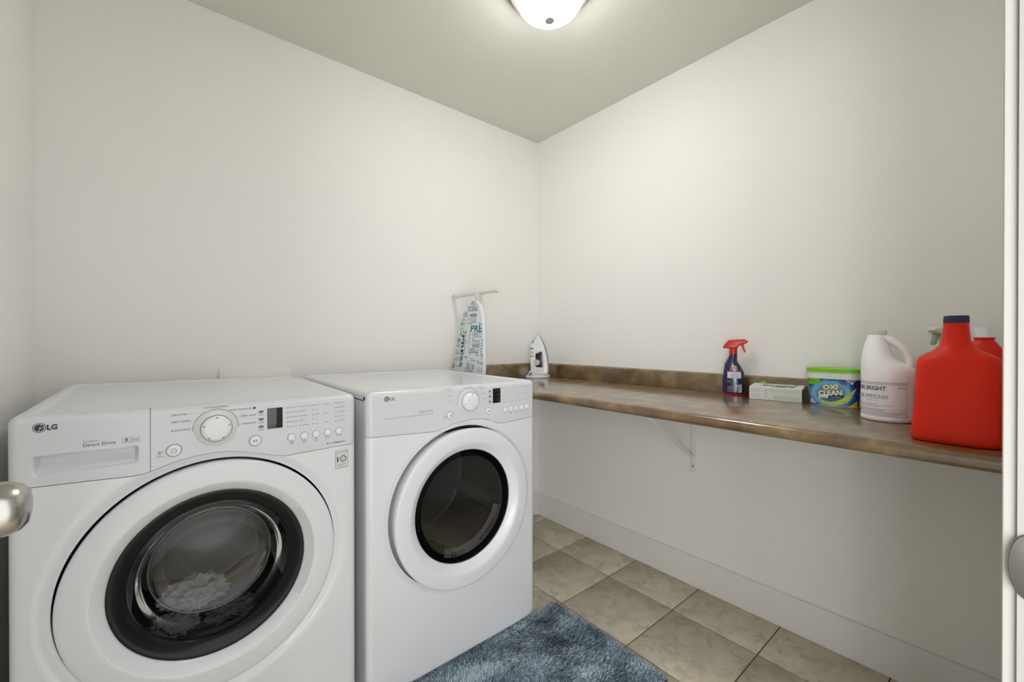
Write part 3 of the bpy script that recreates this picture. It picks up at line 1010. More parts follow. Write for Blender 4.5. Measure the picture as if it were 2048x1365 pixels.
    pr.arc(qx, .8865, .0030, .0036, 0, 360, 20); pr.arc(qx, .8865, .0, .0014, 0, 360, 12); pr.arc(qx + .002, .8865, .0050, .0055, -50, 50, 10)
    pr.text('SMART', qx, .8790, .0018, .008, 'c'); pr.text('DIAGNOSIS', qx, .8762, .0018, .015, 'c')
    if W:
        emblem(pr, -.2985, .9692, .0096)
        pr.text('LG', -.2880, .9640, .0104, .0152, 'l', 0, .07)
        pr.text('INVERTER', -.2350, .9298, .0026, .0245)
        pr.text('Direct Drive', -.2355, .9200, .0076, .0505)
        pr.frame(-.174, .9190, -.1602, .9315, .0004); pr.frame(-.1585, .9190, -.1450, .9315, .0004)
        pr.arc(-.167, .926, .0008, .0030, 20, 200, 10); pr.arc(-.167, .926, .0010, .0030, 200, 330, 10); pr.text('STEEL', -.167, .9200, .0018, .010, 'c')
        pr.text('energy', -.152, .9245, .0030, .010, 'c', 0, 0, .2); pr.rect(-.157, .9215, -.1465, .9218); pr.rect(-.157, .9228, -.1465, .9231)
        pr.text('True', .2665, .8465, .0055, .0150); pr.text('Balance', .2825, .8465, .0055, .0270, 'l', 0, .02)
        for a in (90, 210, 330): pr.disc(.2605 + .0021 * math.cos(rad(a)), .8490 + .0021 * math.sin(rad(a)), .0014, 8)
        # warranty sticker on the front panel
        FP = lambda x, z, l: (x, M.edge(x, z, 9)[1] - .0005 - l, z)
        st = Print(); st.rect(.2815, .7700, .3195, .8225, 0, 4); st.build('warranty_sticker', mat('sticker_paper', (220, 221, 223), .4), T, FP)
        w = Print()
        w.frame(.2825, .7710, .3185, .8215, .0009, .0002)
        w.text('DD MOTOR', .3005, .8135, .0040, .0290, 'c', 0, 0, 0, 2, .0002)
        w.rect(.286, .8090, .315, .8094, .0002); w.rect(.286, .7855, .315, .7858, .0002)
        w.text('1', .2870, .7895, .0160, .0040, 'l', 0, .02, 0, 2, .0002); w.arc(.3048, .7975, .0068, .0092, 0, 360, 32, .0002)
        w.text('YEAR', .3048, .7960, .0034, .0100, 'c', 0, .01, 0, 2, .0002); w.text('WARRANTY', .3005, .7790, .0034, .0280, 'c', 0, 0, 0, 2, .0002); w.text('LIMITED', .3005, .7745, .0020, .020, 'c', 0, 0, 0, 2, .0002)
        w.build('sticker_print', PRINT, T, FP, True)
    else:
        pr.disc(-.2835, .9640, .0090, 32)
        pr.text('LG', -.2730, .9588, .0092, .0150, 'l', 0, .07)
        lg = Print()
        lg.arc(-.2835, .9640, .0070, .0077, 95, 355, 30, .0002); lg.rect(-.2841, .9600, -.2833, .9680, .0002); lg.rect(-.2841, .9600, -.2805, .9607, .0002); lg.disc(-.2866, .9662, .0011, 10, .0002)
        lg.build('badge_mark', PLASTIC, T, F, True)
        sd = Print(); sd.text('Sensor Dry', -.1730, .9095, .0078, .0500); sd.rect(-.292, .9018, -.1235, .9029, 0, 12); sd.build('badge_lettering', PRINTL, T, F, True)
    if W: pr.build('lettering', PRINT, T, F, True)
    else: pr.build('lettering', PRINTL, T, F, True)
    return M

washer = build_machine('washer')
dryer = build_machine('dryer')

# laundry lying in the washer drum
def crumple(name, label, loc, size, seed, col, grp='laundry in the washer drum'):
    bm = bmesh.new()
    bmesh.ops.create_icosphere(bm, subdivisions=5, radius=1.0)
    for v in bm.verts:
        d = v.co.normalized()
        q = Vector((d.x * 1.6 + seed * 3.1, d.y * 1.6, d.z * 1.6))
        n = 0.0
        for k, (fq, am) in enumerate(((1.0, .42), (2.1, .26), (4.3, .13))):
            n += am * (1 - 2 * abs(noise.noise(q * fq + Vector((k * 9.1, seed, 0)))) * 1.7)
        s = .72 + .5 * n
        co = Vector((d.x * size[0], d.y * size[1], d.z * size[2])) * s
        co.z = max(co.z, -size[2] * .35)
        v.co = co
    m = mat('laundry_' + name + str(seed), col, .9, bump=(420, .5, .003))
    o = bmo(name, bm, m, None, 80)
    o.location = loc
    return tag(o, label, 'laundry', grp)
wx, wy, wz = .105, 1.27, .5685
crumple('washcloth', 'pale grey folded cloth on top of the laundry pile behind the washer door', (wx - .035, wy + .235, wz - .150), (.085, .060, .055), 3, (196, 196, 198))
crumple('towel', 'rumpled light grey towel at the front left of the laundry pile in the washer', (wx - .085, wy + .150, wz - .176), (.060, .045, .036), 7, (150, 151, 154))
crumple('towel', 'darker grey towel at the right of the laundry pile in the washer', (wx + .045, wy + .165, wz - .190), (.065, .050, .036), 11, (120, 121, 125))

# ------------------------------------------------------------------ ironing board standing between dryer and counter
bd = thing('ironing_board', 'ironing board with word-printed cover standing upright behind the dryer', 'ironing board', (1.2, 1.792, 0))
BX0, BT = .004, .018
def bmap(x, z):
    """board plane: x to the right as seen from the front (towards -Y), leaning a little"""
    return Vector((BX0 + .045 * (z - 1.0), -x - .100 * (z - 1.0), z))
half = [(.45, .172), (.55, .172), (.70, .166), (.85, .158), (.99, .146), (1.08, .134), (1.16, .119), (1.22, .104), (1.27, .087), (1.305, .070), (1.328, .051), (1.341, .030), (1.346, .012)]
hs = spline([(h, z, 0) for z, h in half], 5)
outl = [(q.x, q.y) for q in hs] + [(-q.x, q.y) for q in reversed(hs)]
def bfn(x, y, z):
    q = bmap(x, y); return (q.x + z, q.y, q.z)
plate('padded_cover', [outl], BT, mat('board_cotton', (222, 226, 230), .85, bump=(500, .2, .001)), bd, .006, bfn, 3)
WORDS = {
 'navy': ((34, 42, 86), [('PRESS', 1.739, 1.303, .021, .062, 180, 0), ('FRESH', 1.734, 1.270, .014, .046, 180, .03), ('PRESS', 1.837, 1.087, .019, .132, -90, .04), ('FR', 1.866, 1.145, .016, .022, 180, .03),
                      ('IRONING', 1.714, 1.115, .015, .050, 180, .02), ('ST', 1.671, 1.222, .016, .022, 0, .03), ('HES', 1.919, 1.028, .015, .050, -90, .04)]),
 'teal': ((62, 120, 122), [('PRE', 1.707, 1.204, .026, .078, 0, .04), ('Fresh', 1.734, 1.084, .030, .064, 180, .01), ('IRON', 1.806, 1.279, .022, .034, 0, .02), ('H', 1.795, 1.327, .018, .012, 0, .02), ('EAM', 1.662, 1.262, .014, .030, -90, 0),
                      ('IRI', 1.829, 1.230, .015, .028, 0, .01), ('HOT', 1.884, 1.046, .020, .028, 0, .01), ('PRE', 1.735, 1.011, .012, .018, -90, .02)]),
 'green': ((118, 150, 62), [('IRON', 1.722, 1.331, .018, .044, -6, .02), ('AM', 1.829, 1.180, .028, .052, 0, 0), ('Press', 1.709, 1.141, .026, .050, 0, 0), ('IRON', 1.763, 1.017, .019, .040, 0, 0), ('Press', 1.886, 1.014, .014, .026, 0, 0), ('M', 1.653, 1.067, .026, .022, 0, 0), ('MIS', 1.882, 1.081, .024, .030, 180, 0)]),
 'slate': ((88, 104, 112), [('CLEAN', 1.748, 1.243, .027, .062, 0, -.012), ('CLEAN', 1.700, 1.171, .022, .060, 180, 0), ('AN', 1.872, 1.119, .022, .026, 0, 0), ('Iron', 1.801, 1.061, .015, .026, 0, 0), ('Clean', 1.738, 1.047, .013, .038, -4, -.005), ('Press', 1.672, 1.036, .017, .042, -2, 0),
                       ('CLEA', 1.670, 1.003, .018, .042, 0, 0), ('PRESS', 1.776, .994, .016, .056, 180, 0), ('Clean', 1.815, 1.110, .011, .060, 90, 0), ('FRESH', 1.767, 1.151, .008, .066, -90, 0), ('STEAM', 1.664, 1.112, .013, .060, -90, 0), ('Clean', 1.840, 1.207, .011, .030, 4, 0), ('STEAM', 1.826, 1.251, .010, .030, 0, 0),
                       ('STEAM', 1.786, 1.020, .012, .030, -90, 0), ('FRESH', 1.800, 1.140, .008, .020, 0, 0)])}
def bhalf(z):
    return interp(half, z) if z < 1.346 else 0
for cn, (rgb, items) in WORDS.items():
    pw = Print()
    for s_, Y, Z, h, w, rot, bold in items:
        k_ = (1.1945 + .045 * (Z - 1.0)) / 1.195; x = 1.792 - Y * k_ - .100 * (Z - 1.0); w *= 1.28; h *= 1.26
        pw.text(s_, x, Z - (h / 2 if not rot else 0), h, None, 'c', 0) if False else None
        v, f = text_mesh(s_, bold)
        v[:, 0] *= w / v[:, 0].max(); v[:, 1] *= h
        v[:, 0] -= w / 2; v[:, 1] -= h / 2
        c_, s2 = math.cos(rad(rot)), math.sin(rad(rot))
        vv = [(a * c_ - b * s2 + x, a * s2 + b * c_ + Z, 0) for a, b in v]
        ff = [t for t in f if all(abs(vv[i][0]) < bhalf(vv[i][1]) - .003 for i in t)]
        pw.add(vv, ff)
    pw.build('printed_word', mat('print_' + cn, rgb, .85), bd, lambda x, z, l: tuple(bmap(x, z) + Vector((-BT / 2 - .0004, 0, 0))), True)
BW = mat('white_board_tube', (226, 224, 218), .4)
# folded legs behind the deck, T-foot at the top
TB = Vector((.060, 0, 1.391))
tube('leg', [(.062, .010, .56), (.062, -.012, 1.33), TB + Vector((0, -.010, -.012))], .0105, BW, bd, 14)
tube('leg', [(.030, -.010, .56), (.036, -.065, 1.18)], .009, BW, bd, 14)
tube('leg', [(.030, .100, .56), (.036, .045, 1.18)], .009, BW, bd, 14)
tb = tube('foot_bar', [TB + Vector((0, -.168, 0)), TB + Vector((0, .208, 0))], .0115, BW, bd, 20)
for y0_, y1_ in ((-.186, -.156), (.196, .224)):
    lathe('foot_cap', [(0, 0), (.011, 0), (.0138, .003), (.0138, y1_ - y0_ - .003), (.0115, y1_ - y0_), (0, y1_ - y0_)], BW, bd, 24, 'y', TB + Vector((0, y0_, 0)))
rbox('foot_bracket', (.048, -.030, 1.325), (.074, .012, 1.400), .006, BW, bd)
rbox('hinge_block', (.004, -.04, .70), (.056, .10, .76), .004, BW, bd)
rbox('end_stop', (.000, .005, .50), (.066, .105, .56), .006, BW, bd)

# ------------------------------------------------------------------ iron
ir = thing('clothes_iron', 'white steam iron standing on its heel in the counter corner', 'iron', (1.782, 1.862, ZC), rad(-43.7))
IW = mat('iron_white', (226, 228, 230), .3, coat=.2)
body = [(-.052, .016), (-.0605, .030), (-.0640, .10), (-.0655, .180), (-.0640, .194), (-.0570, .2025), (-.0487, .2065), (-.0440, .2130), (-.0370, .2270), (-.0195, .2590), (-.0150, .2605), (-.0110, .2560), (.0135, .2150), (.0300, .1700), (.0395, .130), (.0435, .100), (.0455, .048), (.0430, .018)]
hole = [(-.0305, .070), (-.0325, .1400), (-.0290, .1460), (.0030, .1575), (.0075, .1530), (.0122, .068), (.0090, .0625), (-.0270, .0650)]
def itaper(z): return 1.0 - .72 * smoothstep(.03, .27, z) ** .9
def ifn(x, y, z):
    k = itaper(y) * (.62 + .38 * smoothstep(-.045, -.005, x))
    return (x, z * k, y)
plate('body', [body, hole], .096, IW, ir, .010, ifn, 3, 50)
plate('water_tank', [[(-.032, .064), (-.032, .146), (.006, .158), (.013, .062)]], .050, mat('smoked_tank', (30, 31, 32), .15), ir, .002, ifn)
lathe('temperature_dial', [(0, -.033), (.017, -.033), (.0185, -.031), (.0185, -.024), (0, -.024)], mat('dial_grey', (168, 170, 170), .35), ir, 32, 'y', (-.0230, 0, .0930))
sole = [(-.0150, .2610), (-.0110, .2560), (.0135, .2150), (.0300, .1700), (.0395, .130), (.0435, .100), (.0455, .040), (.0485, .040), (.0470, .100), (.0435, .131), (.0342, .1715), (.0178, .2168), (-.0080, .2585), (-.0130, .2635)]
plate('soleplate', [sole], .104, mat('iron_sole', (128, 129, 126), .35, metal=.7), ir, .001, lambda x, y, z: (x, z * (1.0 - .86 * smoothstep(.06, .265, y) ** 1.6), y))
plate('heel', [[(.062 * math.cos(2 * math.pi * k / 32) - .006, .046 * math.sin(2 * math.pi * k / 32)) for k in range(32)]], .010, IW, ir, .003, lambda x, y, z: (x, y, z + .0122))
hs_ = lambda x, z, l: (x, -.048 * itaper(z) * (.62 + .38 * smoothstep(-.045, -.005, x)) - .0012 - l, z)
for nm_, c_, r_ in (('blue_button', (58, 84, 128), (-.0635, .172, -.0465, .182)), ('red_stripe', (120, 44, 48), (-.0620, .1275, -.0400, .1325))):
    q = Print(); q.rect(*r_); q.build(nm_, mat('iron_' + nm_, c_, .4), ir, hs_)
q = Print(); q.disc(-.0535, .152, .0095, 20); q.build('round_emblem', mat('emblem_grey', (176, 178, 180), .4), ir, hs_)
lathe('spray_nozzle', [(0, -.006), (.004, -.006), (.005, .004), (0, .004)], mat('nozzle_grey', (110, 112, 114), .4), ir, 16, 'x', (-.045, 0, .216))
pts = []
for k in range(76):
    a = 2 * math.pi * k / 30
    pts.append((-.020 + (.072 - .006 * k / 75) * math.cos(a + 2.6), (.056 - .004 * k / 75) * math.sin(a + 2.6), .0042 + .0022 * (k // 30) + .0006 * math.sin(a * 3)))
cord = spline([(-.056, -.004, .046), (-.062, -.012, .034), (-.074, -.022, .020), (-.082, -.012, .013), pts[0]], 6)[:-1] + [Vector(p_) for p_ in pts]
tube('power_cord', cord, .0039, mat('cord_white', (220, 221, 222), .45), ir, 8)
tube('cord_sleeve', spline([(-.050, -.006, .052), (-.058, -.012, .040), (-.068, -.018, .030)], 4), .0068, IW, ir, 10)

# ------------------------------------------------------------------ trigger spray bottles
def bottle_prof(rows, n=2.6):
    return rows
def trigger_head(t, m, z0, cx, flip=1, s=1.0, trig=None):
    """head pointing to +x (flip=1) or -x; base of the collar at z0"""
    X = lambda x: cx + flip * (x - cx) * s
    Z = lambda z: z0 + (z - .1720) * s
    lathe('collar', [(0, 0), (.0148 * s, 0), (.0152 * s, .002 * s), (.0152 * s, .020 * s), (.0135 * s, .0235 * s), (0, .0235 * s)], m, t, 28, 'z', (cx, 0, z0))
    head = [(-.0450, .1965), (-.0440, .2035), (-.0330, .2190), (-.0240, .2290), (-.0200, .2305), (.0330, .2330), (.0375, .2320), (.0420, .2280), (.0476, .2275), (.0480, .2220), (.0430, .2190), (.0420, .2150), (.0300, .2130), (.0200, .2095), (.0130, .2030), (.0085, .1950), (-.0215, .1950)]
    plate('sprayer', [[(X(x), Z(z)) for x, z in head][::flip]], .026 * s, m, t, .005 * s, lambda x, y, z: (x, z, y), 2, 50)
    tr = [(.0225, .2110), (.0330, .2120), (.0345, .2030), (.0362, .1940), (.0400, .1830), (.0388, .1772), (.0345, .1800), (.0310, .1880), (.0275, .1990), (.0240, .2060)]
    plate('trigger', [[(X(x), Z(z)) for x, z in tr][::flip]], .014 * s, trig or m, t, .002 * s, lambda x, y, z: (x, z, y), 1, 50)

sp = thing('spray_bottle', 'dark blue spray bottle with red trigger against the backsplash', 'spray bottle', (1.850, .757, ZC), rad(-67.74))
NAVY = mat('navy_plastic', (24, 28, 74), .18, coat=.4)
RED = mat('red_plastic', (204, 30, 14), .32)
srow = [(0.0005, -.0400, .0300, .0190), (.006, -.0435, .0330, .0215), (.016, -.0455, .0350, .0225), (.060, -.0462, .0352, .0230), (.090, -.0435, .0352, .0230), (.100, -.0422, .0325, .0228), (.110, -.0408, .0272, .0222), (.120, -.0398, .0220, .0215), (.130, -.0385, .0160, .0205), (.142, -.0330, .0100, .0185), (.150, -.0285, .0085, .0170), (.159, -.0243, .0098, .0155), (.168, -.0205, .0090, .0142), (.175, -.0200, .0086, .0140)]
def loft_rows(rows, n0, n1, seg=48, cy=0.0):
    zs = rows[-1][0]
    return [superring(z, a, b, h, n0 + (n1 - n0) * (z / zs) ** 2, seg, cy) for z, a, b, h in rows]
def face_y(rows, n0, n1):
    zs = rows[-1][0]
    def fn(x, z):
        for (za, a0, b0, h0), (zb, a1, b1, h1) in zip(rows, rows[1:]):
            if z <= zb:
                t = max(0.0, (z - za) / (zb - za)); break
        else: t = 1.0
        xl, xr, h = a0 + (a1 - a0) * t, b0 + (b1 - b0) * t, h0 + (h1 - h0) * t
        n = n0 + (n1 - n0) * (z / zs) ** 2
        u = min(1.0, abs((x - (xl + xr) / 2) / ((xr - xl) / 2)))
        return -h * (1 - u ** n) ** (1 / n)
    return fn
loft('bottle', loft_rows(srow, 2.8, 2.0), NAVY, sp)
loft('base_band', loft_rows([(0, -.0395, .0295, .0186), (.0003, -.0408, .0306, .0198), (.0058, -.0440, .0335, .0220), (.0062, -.0436, .0331, .0216)], 2.8, 2.8), RED, sp)
trigger_head(sp, RED, .172, -.0058)
sf = face_y(srow, 2.8, 2.0)
SF = lambda x, z, l: (x, sf(x, z) - .0006 - l, z)
q = Print(); q.rect(-.0275, .0715, .0232, .0965, 0, 12); q.build('label_panel', mat('label_white', (214, 222, 230), .5), sp, SF)
q = Print(); q.rect(-.0275, .0965, .0225, .1015, 0, 12); q.build('label_stripe', mat('label_red', (206, 60, 40), .5), sp, SF)
q = Print(); q.rect(.0135, .0130, .0252, .0455, 0, 3); q.build('barcode_patch', mat('label_white', (214, 222, 230), .5), sp, SF)
q = Print()
for k in range(9): q.rect(.0148 + .00108 * k, .0165, .0148 + .00108 * k + (.0006 if k % 3 else .0004), .0435, .0003)
for k in range(6): q.rect(-.0165, .0760 + .0031 * k, .0185 - .004 * (k % 3), .0767 + .0031 * k, .0003, 4)
q.build('barcode_bar', PRINTL, sp, SF, True)
q = Print()
q.text('CAUTION', -.0005, .0978, .0024, .030, 'c', 0, 0, 0, 1, .0003)
for k in range(4): q.rect(-.0195 + .002 * k, .1050 + .0038 * k, .0120 - .001 * k, .1066 + .0038 * k, 0, 4)
for k in range(7): q.rect(-.0275, .0150 + .0036 * k, -.003 - .003 * (k % 3), .0158 + .0036 * k, 0, 3)
q.rect(.0045, .0310, .0110, .0440, 0, 2); q.disc(.0078, .0240, .0032, 12)
q.build('fine_print', mat('label_pale', (176, 182, 206), .5), sp, SF, True)
q = Print(); q.rect(-.0150, .1185, .0060, .1230, 0, 3); q.rect(-.0268, .0560, -.0190, .0580, 0, 2); q.build('yellow_print', mat('label_yellow', (206, 190, 60), .5), sp, SF, True)

PALE = mat('pale_green_plastic', (218, 224, 208), .35)
gs = thing('spray_bottle', 'pale green-white spray bottle mostly hidden behind the front red jug', 'spray bottle', (1.776, .140, ZC), rad(-28))
grow = [(0.0005, -.034, .034, .021), (.006, -.037, .037, .023), (.10, -.037, .037, .023), (.14, -.034, .034, .022), (.17, -.022, .022, .018), (.190, -.0155, .0155, .0150), (.2135, -.0140, .0140, .0140)]
loft('bottle', loft_rows(grow, 2.8, 2.0), mat('green_translucent', (120, 190, 80), .25), gs)
trigger_head(gs, PALE, .2115, 0.0, -1, .95, mat('olive_grey_trigger', (150, 152, 130), .4))
ws = thing('spray_bottle', 'white spray bottle peeking out above the rear red jug', 'spray bottle', (1.800, .066, ZC), rad(8))
WPL = mat('white_spray_plastic', (226, 227, 226), .35)
loft('bottle', loft_rows(grow, 2.8, 2.0), WPL, ws)
trigger_head(ws, WPL, .2045, 0.0, 1, 1.05)

# ------------------------------------------------------------------ box of dryer sheets
ang = math.atan2(-.170, .023)
bx_ = thing('dryer_sheet_box', 'white and pale green carton of dryer sheets beside the blue spray bottle', 'box', (1.777, .673, ZC), ang)
L_, Dp, H0, H1 = .172, .084, .049, .0565
v = [(0, 0, 0), (L_, 0, 0), (L_, Dp, 0), (0, Dp, 0), (0, 0, H0), (L_, 0, H0), (L_, Dp, H1), (0, Dp, H1)]
bm = bmesh.new()
vs = [bm.verts.new(q) for q in v]
for f_ in ((3, 2, 1, 0), (0, 1, 5, 4), (1, 2, 6, 5), (2, 3, 7, 6), (3, 0, 4, 7), (4, 5, 6, 7)): bm.faces.new([vs[i] for i in f_])
bmesh.ops.bevel(bm, geom=bm.edges[:], offset=.0012, segments=1, affect='EDGES')
bmo('carton', bm, mat('carton_white', (226, 228, 222), .55), bx_)
topf = lambda x, y, l: (x, y, H0 + (H1 - H0) * y / Dp + .0005 + l)
frf = lambda x, z, l: (x, -.0005 - l, z)
q = Print(); q.text('Snuggle', .034, .022, .040, .112, 'l', 0, .022, .2, 3); q.build('brand_lettering', mat('carton_navy', (42, 46, 104), .5), bx_, topf, True)
q = Print(); q.disc(.080, .0735, .040, 24, 0, .008); q.build('top_picture', mat('carton_gold', (214, 196, 140), .5), bx_, topf)
q = Print(); q.poly([(.140, .045), (.1445, .045), (.149, .080), (.145, .080)]); q.build('tear_slot', mat('slot_brown', (92, 78, 58), .7), bx_, topf)
q = Print(); q.rect(.068, .033, .166, .046, 0, 1); q.rect(.082, .004, .166, .020, 0, 1); q.build('green_band', mat('pale_green_print', (206, 218, 194), .55), bx_, frf, True)
q = Print()
for k in range(9):
    if k == 4: continue
    q.rect(.006, .0085 + .0040 * k, .046 - .004 * (k % 4), .0094 + .0040 * k)
for k in range(3): q.disc(.0575, .0130 + .0120 * k, .0045, 14, 0, .0032)
for k in range(4): q.rect(.086 - .012 * (k // 2), .0075 + .0088 * k, .160 - .010 * (k % 2), .0084 + .0088 * k)
q.build('fine_print', mat('box_grey_print', (188, 192, 190), .55), bx_, frf, True)
q = Print(); q.rect(.004, .004, Dp - .004, H0 - .004); q.build('end_panel', mat('teal_print', (74, 96, 104), .5), bx_, lambda x, z, l: (L_ + .0005, x, z))
pym('lid_tab', [(.020, Dp - .004, H1 - .001), (.046, Dp - .004, H1 - .001), (.040, Dp - .008, H1 + .010), (.024, Dp - .008, H1 + .009),
               (.020, Dp - .003, H1 - .001), (.046, Dp - .003, H1 - .001), (.040, Dp - .007, H1 + .010), (.024, Dp - .007, H1 + .009)],
    [(0, 1, 2, 3), (7, 6, 5, 4), (0, 4, 5, 1), (1, 5, 6, 2), (2, 6, 7, 3), (3, 7, 4, 0)], mat('tab_green', (130, 190, 80), .5), bx_, None)

# ------------------------------------------------------------------ stain remover tub
tu = thing('detergent_tub', 'plastic tub with lime green lid and blue printed label', 'tub', (1.8205, .406, ZC), rad(-90))
TRow = [(.0, -.0700, .0700, .047), (.003, -.0725, .0725, .0495), (.05, -.0760, .0760, .0525), (.097, -.0790, .0790, .0550), (.121, -.0805, .0805, .0560)]
loft('tub_body', [superring(z, a, b, h, 3.2, 72) for z, a, b, h in TRow], mat('tub_translucent', (226, 232, 222), .3, sss=.1), tu)
lidm = mat('lime_lid', (128, 204, 24), .3)
loft('lid', [superring(z, -w, w, h, 3.2, 72) for z, w, h in ((.1190, .0815, .0568), (.1195, .0832, .0585), (.1255, .0836, .0589), (.1262, .0822, .0576), (.1275, .0822, .0576), (.1290, .0832, .0586), (.1312, .0830, .0584), (.1322, .0815, .0570), (.1312, .078, .053), (.1300, .076, .051))], lidm, tu)
tf = face_y(TRow, 3.2, 3.2)
TF = lambda x, z, l: (x, tf(x, z) - .0005 - l, z)
def label_blue():
    m = mat('label_blue', (20, 70, 150), .3)
    nt = m.node_tree; b = nt.nodes['Principled BSDF']
    tc = nt.nodes.new('ShaderNodeTexCoord')
    mp = nt.nodes.new('ShaderNodeVectorMath'); mp.operation = 'SUBTRACT'; mp.inputs[1].default_value = (-.004, 0, .045)
    m2 = nt.nodes.new('ShaderNodeVectorMath'); m2.operation = 'MULTIPLY'; m2.inputs[1].default_value = (15, 0, 19)
    ln = nt.nodes.new('ShaderNodeVectorMath'); ln.operation = 'LENGTH'
    ns = nt.nodes.new('ShaderNodeTexNoise'); ns.inputs['Scale'].default_value = 90; ns.inputs['Detail'].default_value = 4
    ad = nt.nodes.new('ShaderNodeMath'); ad.operation = 'MULTIPLY_ADD'; ad.inputs[1].default_value = .35
    r = nt.nodes.new('ShaderNodeValToRGB'); e = r.color_ramp.elements
    e[0].position = .0; e[0].color = (*lin((96, 160, 206)), 1); e[1].position = 1.0; e[1].color = (*lin((14, 34, 96)), 1)
    for p_, c_ in ((.48, (54, 120, 184)), (.74, (126, 180, 216)), (.84, (48, 122, 192)), (.93, (22, 66, 146))):
        x = e.new(p_); x.color = (*lin(c_), 1)
    mu = nt.nodes.new('ShaderNodeMath'); mu.operation = 'MULTIPLY'; mu.inputs[1].default_value = .78
    nt.links.new(tc.outputs['Object'], mp.inputs[0]); nt.links.new(mp.outputs[0], m2.inputs[0]); nt.links.new(m2.outputs[0], ln.inputs[0])
    nt.links.new(tc.outputs['Object'], ns.inputs['Vector']); nt.links.new(ns.outputs['Fac'], ad.inputs[0]); nt.links.new(ln.outputs['Value'], ad.inputs[2])
    nt.links.new(ad.outputs[0], mu.inputs[0]); nt.links.new(mu.outputs[0], r.inputs['Fac']); nt.links.new(r.outputs['Color'], b.inputs['Base Color'])
    return m
# label sleeve as a curved sheet round the front
v = []; N_ = 49
for k in range(N_):
    u = -.985 + 1.97 * k / (N_ - 1)
    for z in (.0035, .02, .04, .06, .08, .0965):
        w = interp([(r_[0], r_[2]) for r_ in TRow], z)
        x = u * w
        v.append((x, tf(x, z) - .0003, z))
pym('label', v, grid_faces(N_, 6), label_blue(), tu, 60)
q = Print(); q.cpoly([(-.0770, .0966), (-.033, .0966), (-.033, .084), (-.036, .0775), (-.042, .0745), (-.0755, .0745)][::-1], .0003, .0025); q.build('green_banner', mat('banner_green', (116, 190, 40), .35), tu, TF)
q = Print(); q.text('NO', -.0735, .0835, .0066, .011, 'l', 0, .06, 0, 2, .0005); q.text('DYES OR', -.0600, .0868, .0030, .016, 'l', 0, .02, 0, 1, .0005); q.text('PERFUMES', -.0600, .0818, .0030, .020, 'l', 0, 0, 0, 1, .0005)
q.build('banner_lettering', mat('label_dark', (22, 34, 50), .4), tu, TF, True)
# lemon slice sweep
q = Print()
top = spline([(-.042, .030, 0), (-.020, .0195, 0), (.004, .0190, 0), (.026, .0300, 0), (.046, .0480, 0), (.066, .0700, 0)], 6)
bot = spline([(-.042, .030, 0), (-.026, .0130, 0), (-.002, .0060, 0), (.022, .0095, 0), (.048, .0280, 0), (.066, .0700, 0)], 6)
for i in range(len(top) - 1): q.poly([(bot[i].x, bot[i].y), (bot[i + 1].x, bot[i + 1].y), (top[i + 1].x, top[i + 1].y), (top[i].x, top[i].y)], .0002)
q.build('lemon_picture', mat('lemon_yellow', (176, 200, 60), .35, mottle=(160, (222, 224, 110), 4)), tu, TF)
for nm_, off, bo, col_, ly in (('brand_outline', 0, .19, (206, 206, 60), .0004), ('brand_dark_outline', 0, .14, (22, 28, 46), .0007), ('brand_lettering', 0, .06, (244, 244, 240), .0010)):  # dark layer is a printed outline round the letters
    q = Print()
    for s_, x, z, h, w in (('OXI', -.0035, .0695, .0165, .0410), ('CLEAN', -.0045, .0492, .0178, .0665)):
        v_, f_ = text_mesh(s_, bo)
        base, _ = text_mesh(s_, .02)
        k_ = w / (base[:, 0].max())
        b0 = text_mesh(s_, bo)[0]
        v_[:, 0] = (v_[:, 0] - v_[:, 0].max() / 2) * k_; v_[:, 1] = (v_[:, 1] - .5) * h
        c_, s2 = math.cos(rad(6)), math.sin(rad(6))
        q.add([(x + a * c_ - b * s2 + .12 * b, z + a * s2 + b * c_, ly) for a, b in v_], f_)
    q.build(nm_, mat('tub_' + nm_, col_, .35), tu, TF, True)
def pill(x0, x1, z0, z1, sl):
    r = (z1 - z0) / 2; o_ = []
    for k in range(9): a = math.pi / 2 + math.pi * k / 8; o_.append((x0 + r + r * math.cos(a), z0 + r + r * math.sin(a)))
    for k in range(9): a = -math.pi / 2 + math.pi * k / 8; o_.append((x1 - r + r * math.cos(a), z0 + r + r * math.sin(a)))
    return [(x, z + sl * (x - x0)) for x, z in o_]
q = Print(); q.cpoly(pill(-.0400, .0335, .0262, .0372, .085), .0005); q.build('name_pill', mat('label_dark', (22, 34, 50), .4), tu, TF)
q = Print(); q.cpoly(pill(-.0390, -.0090, .0272, .0362, .085), .0007); q.build('name_pill', mat('tub_brand_lettering', (240, 240, 236), .35), tu, TF)
q = Print(); q.text('FREE', -.0250, .0312, .0056, .020, 'c', 5, .05, 0, 2, .0009); q.build('pill_lettering', mat('banner_green', (116, 190, 40), .35), tu, TF, True)
q = Print(); q.text('STAIN REMOVER', .0110, .0345, .0042, .030, 'c', 5, 0, 0, 2, .0007)
for k in range(5): q.rect(-.0650, .0085 + .0030 * k, -.0450 - .0025 * k, .0102 + .0030 * k, .0005, 2)
q.text('3 LB (1.36 kg)', .0250, .0060, .0036, .0210, 'l', 0, .01, 0, 1, .0005)
for k in range(3): q.rect(.040 + .002 * k, .0935 - .0032 * k, .066 - .004 * k, .0945 - .0032 * k, .0005, 2)
q.disc(.055, .0845, .0038, 14, .0005, .0026)
q.build('fine_print', mat('tub_brand_lettering', (240, 240, 236), .35), tu, TF, True)
q = Print(); q.cpoly([(.0440, .0045), (.0665, .0045), (.0665, .0265)], .0005); q.build('warning_triangle', mat('warn_yellow', (226, 200, 30), .4), tu, TF)
q = Print()
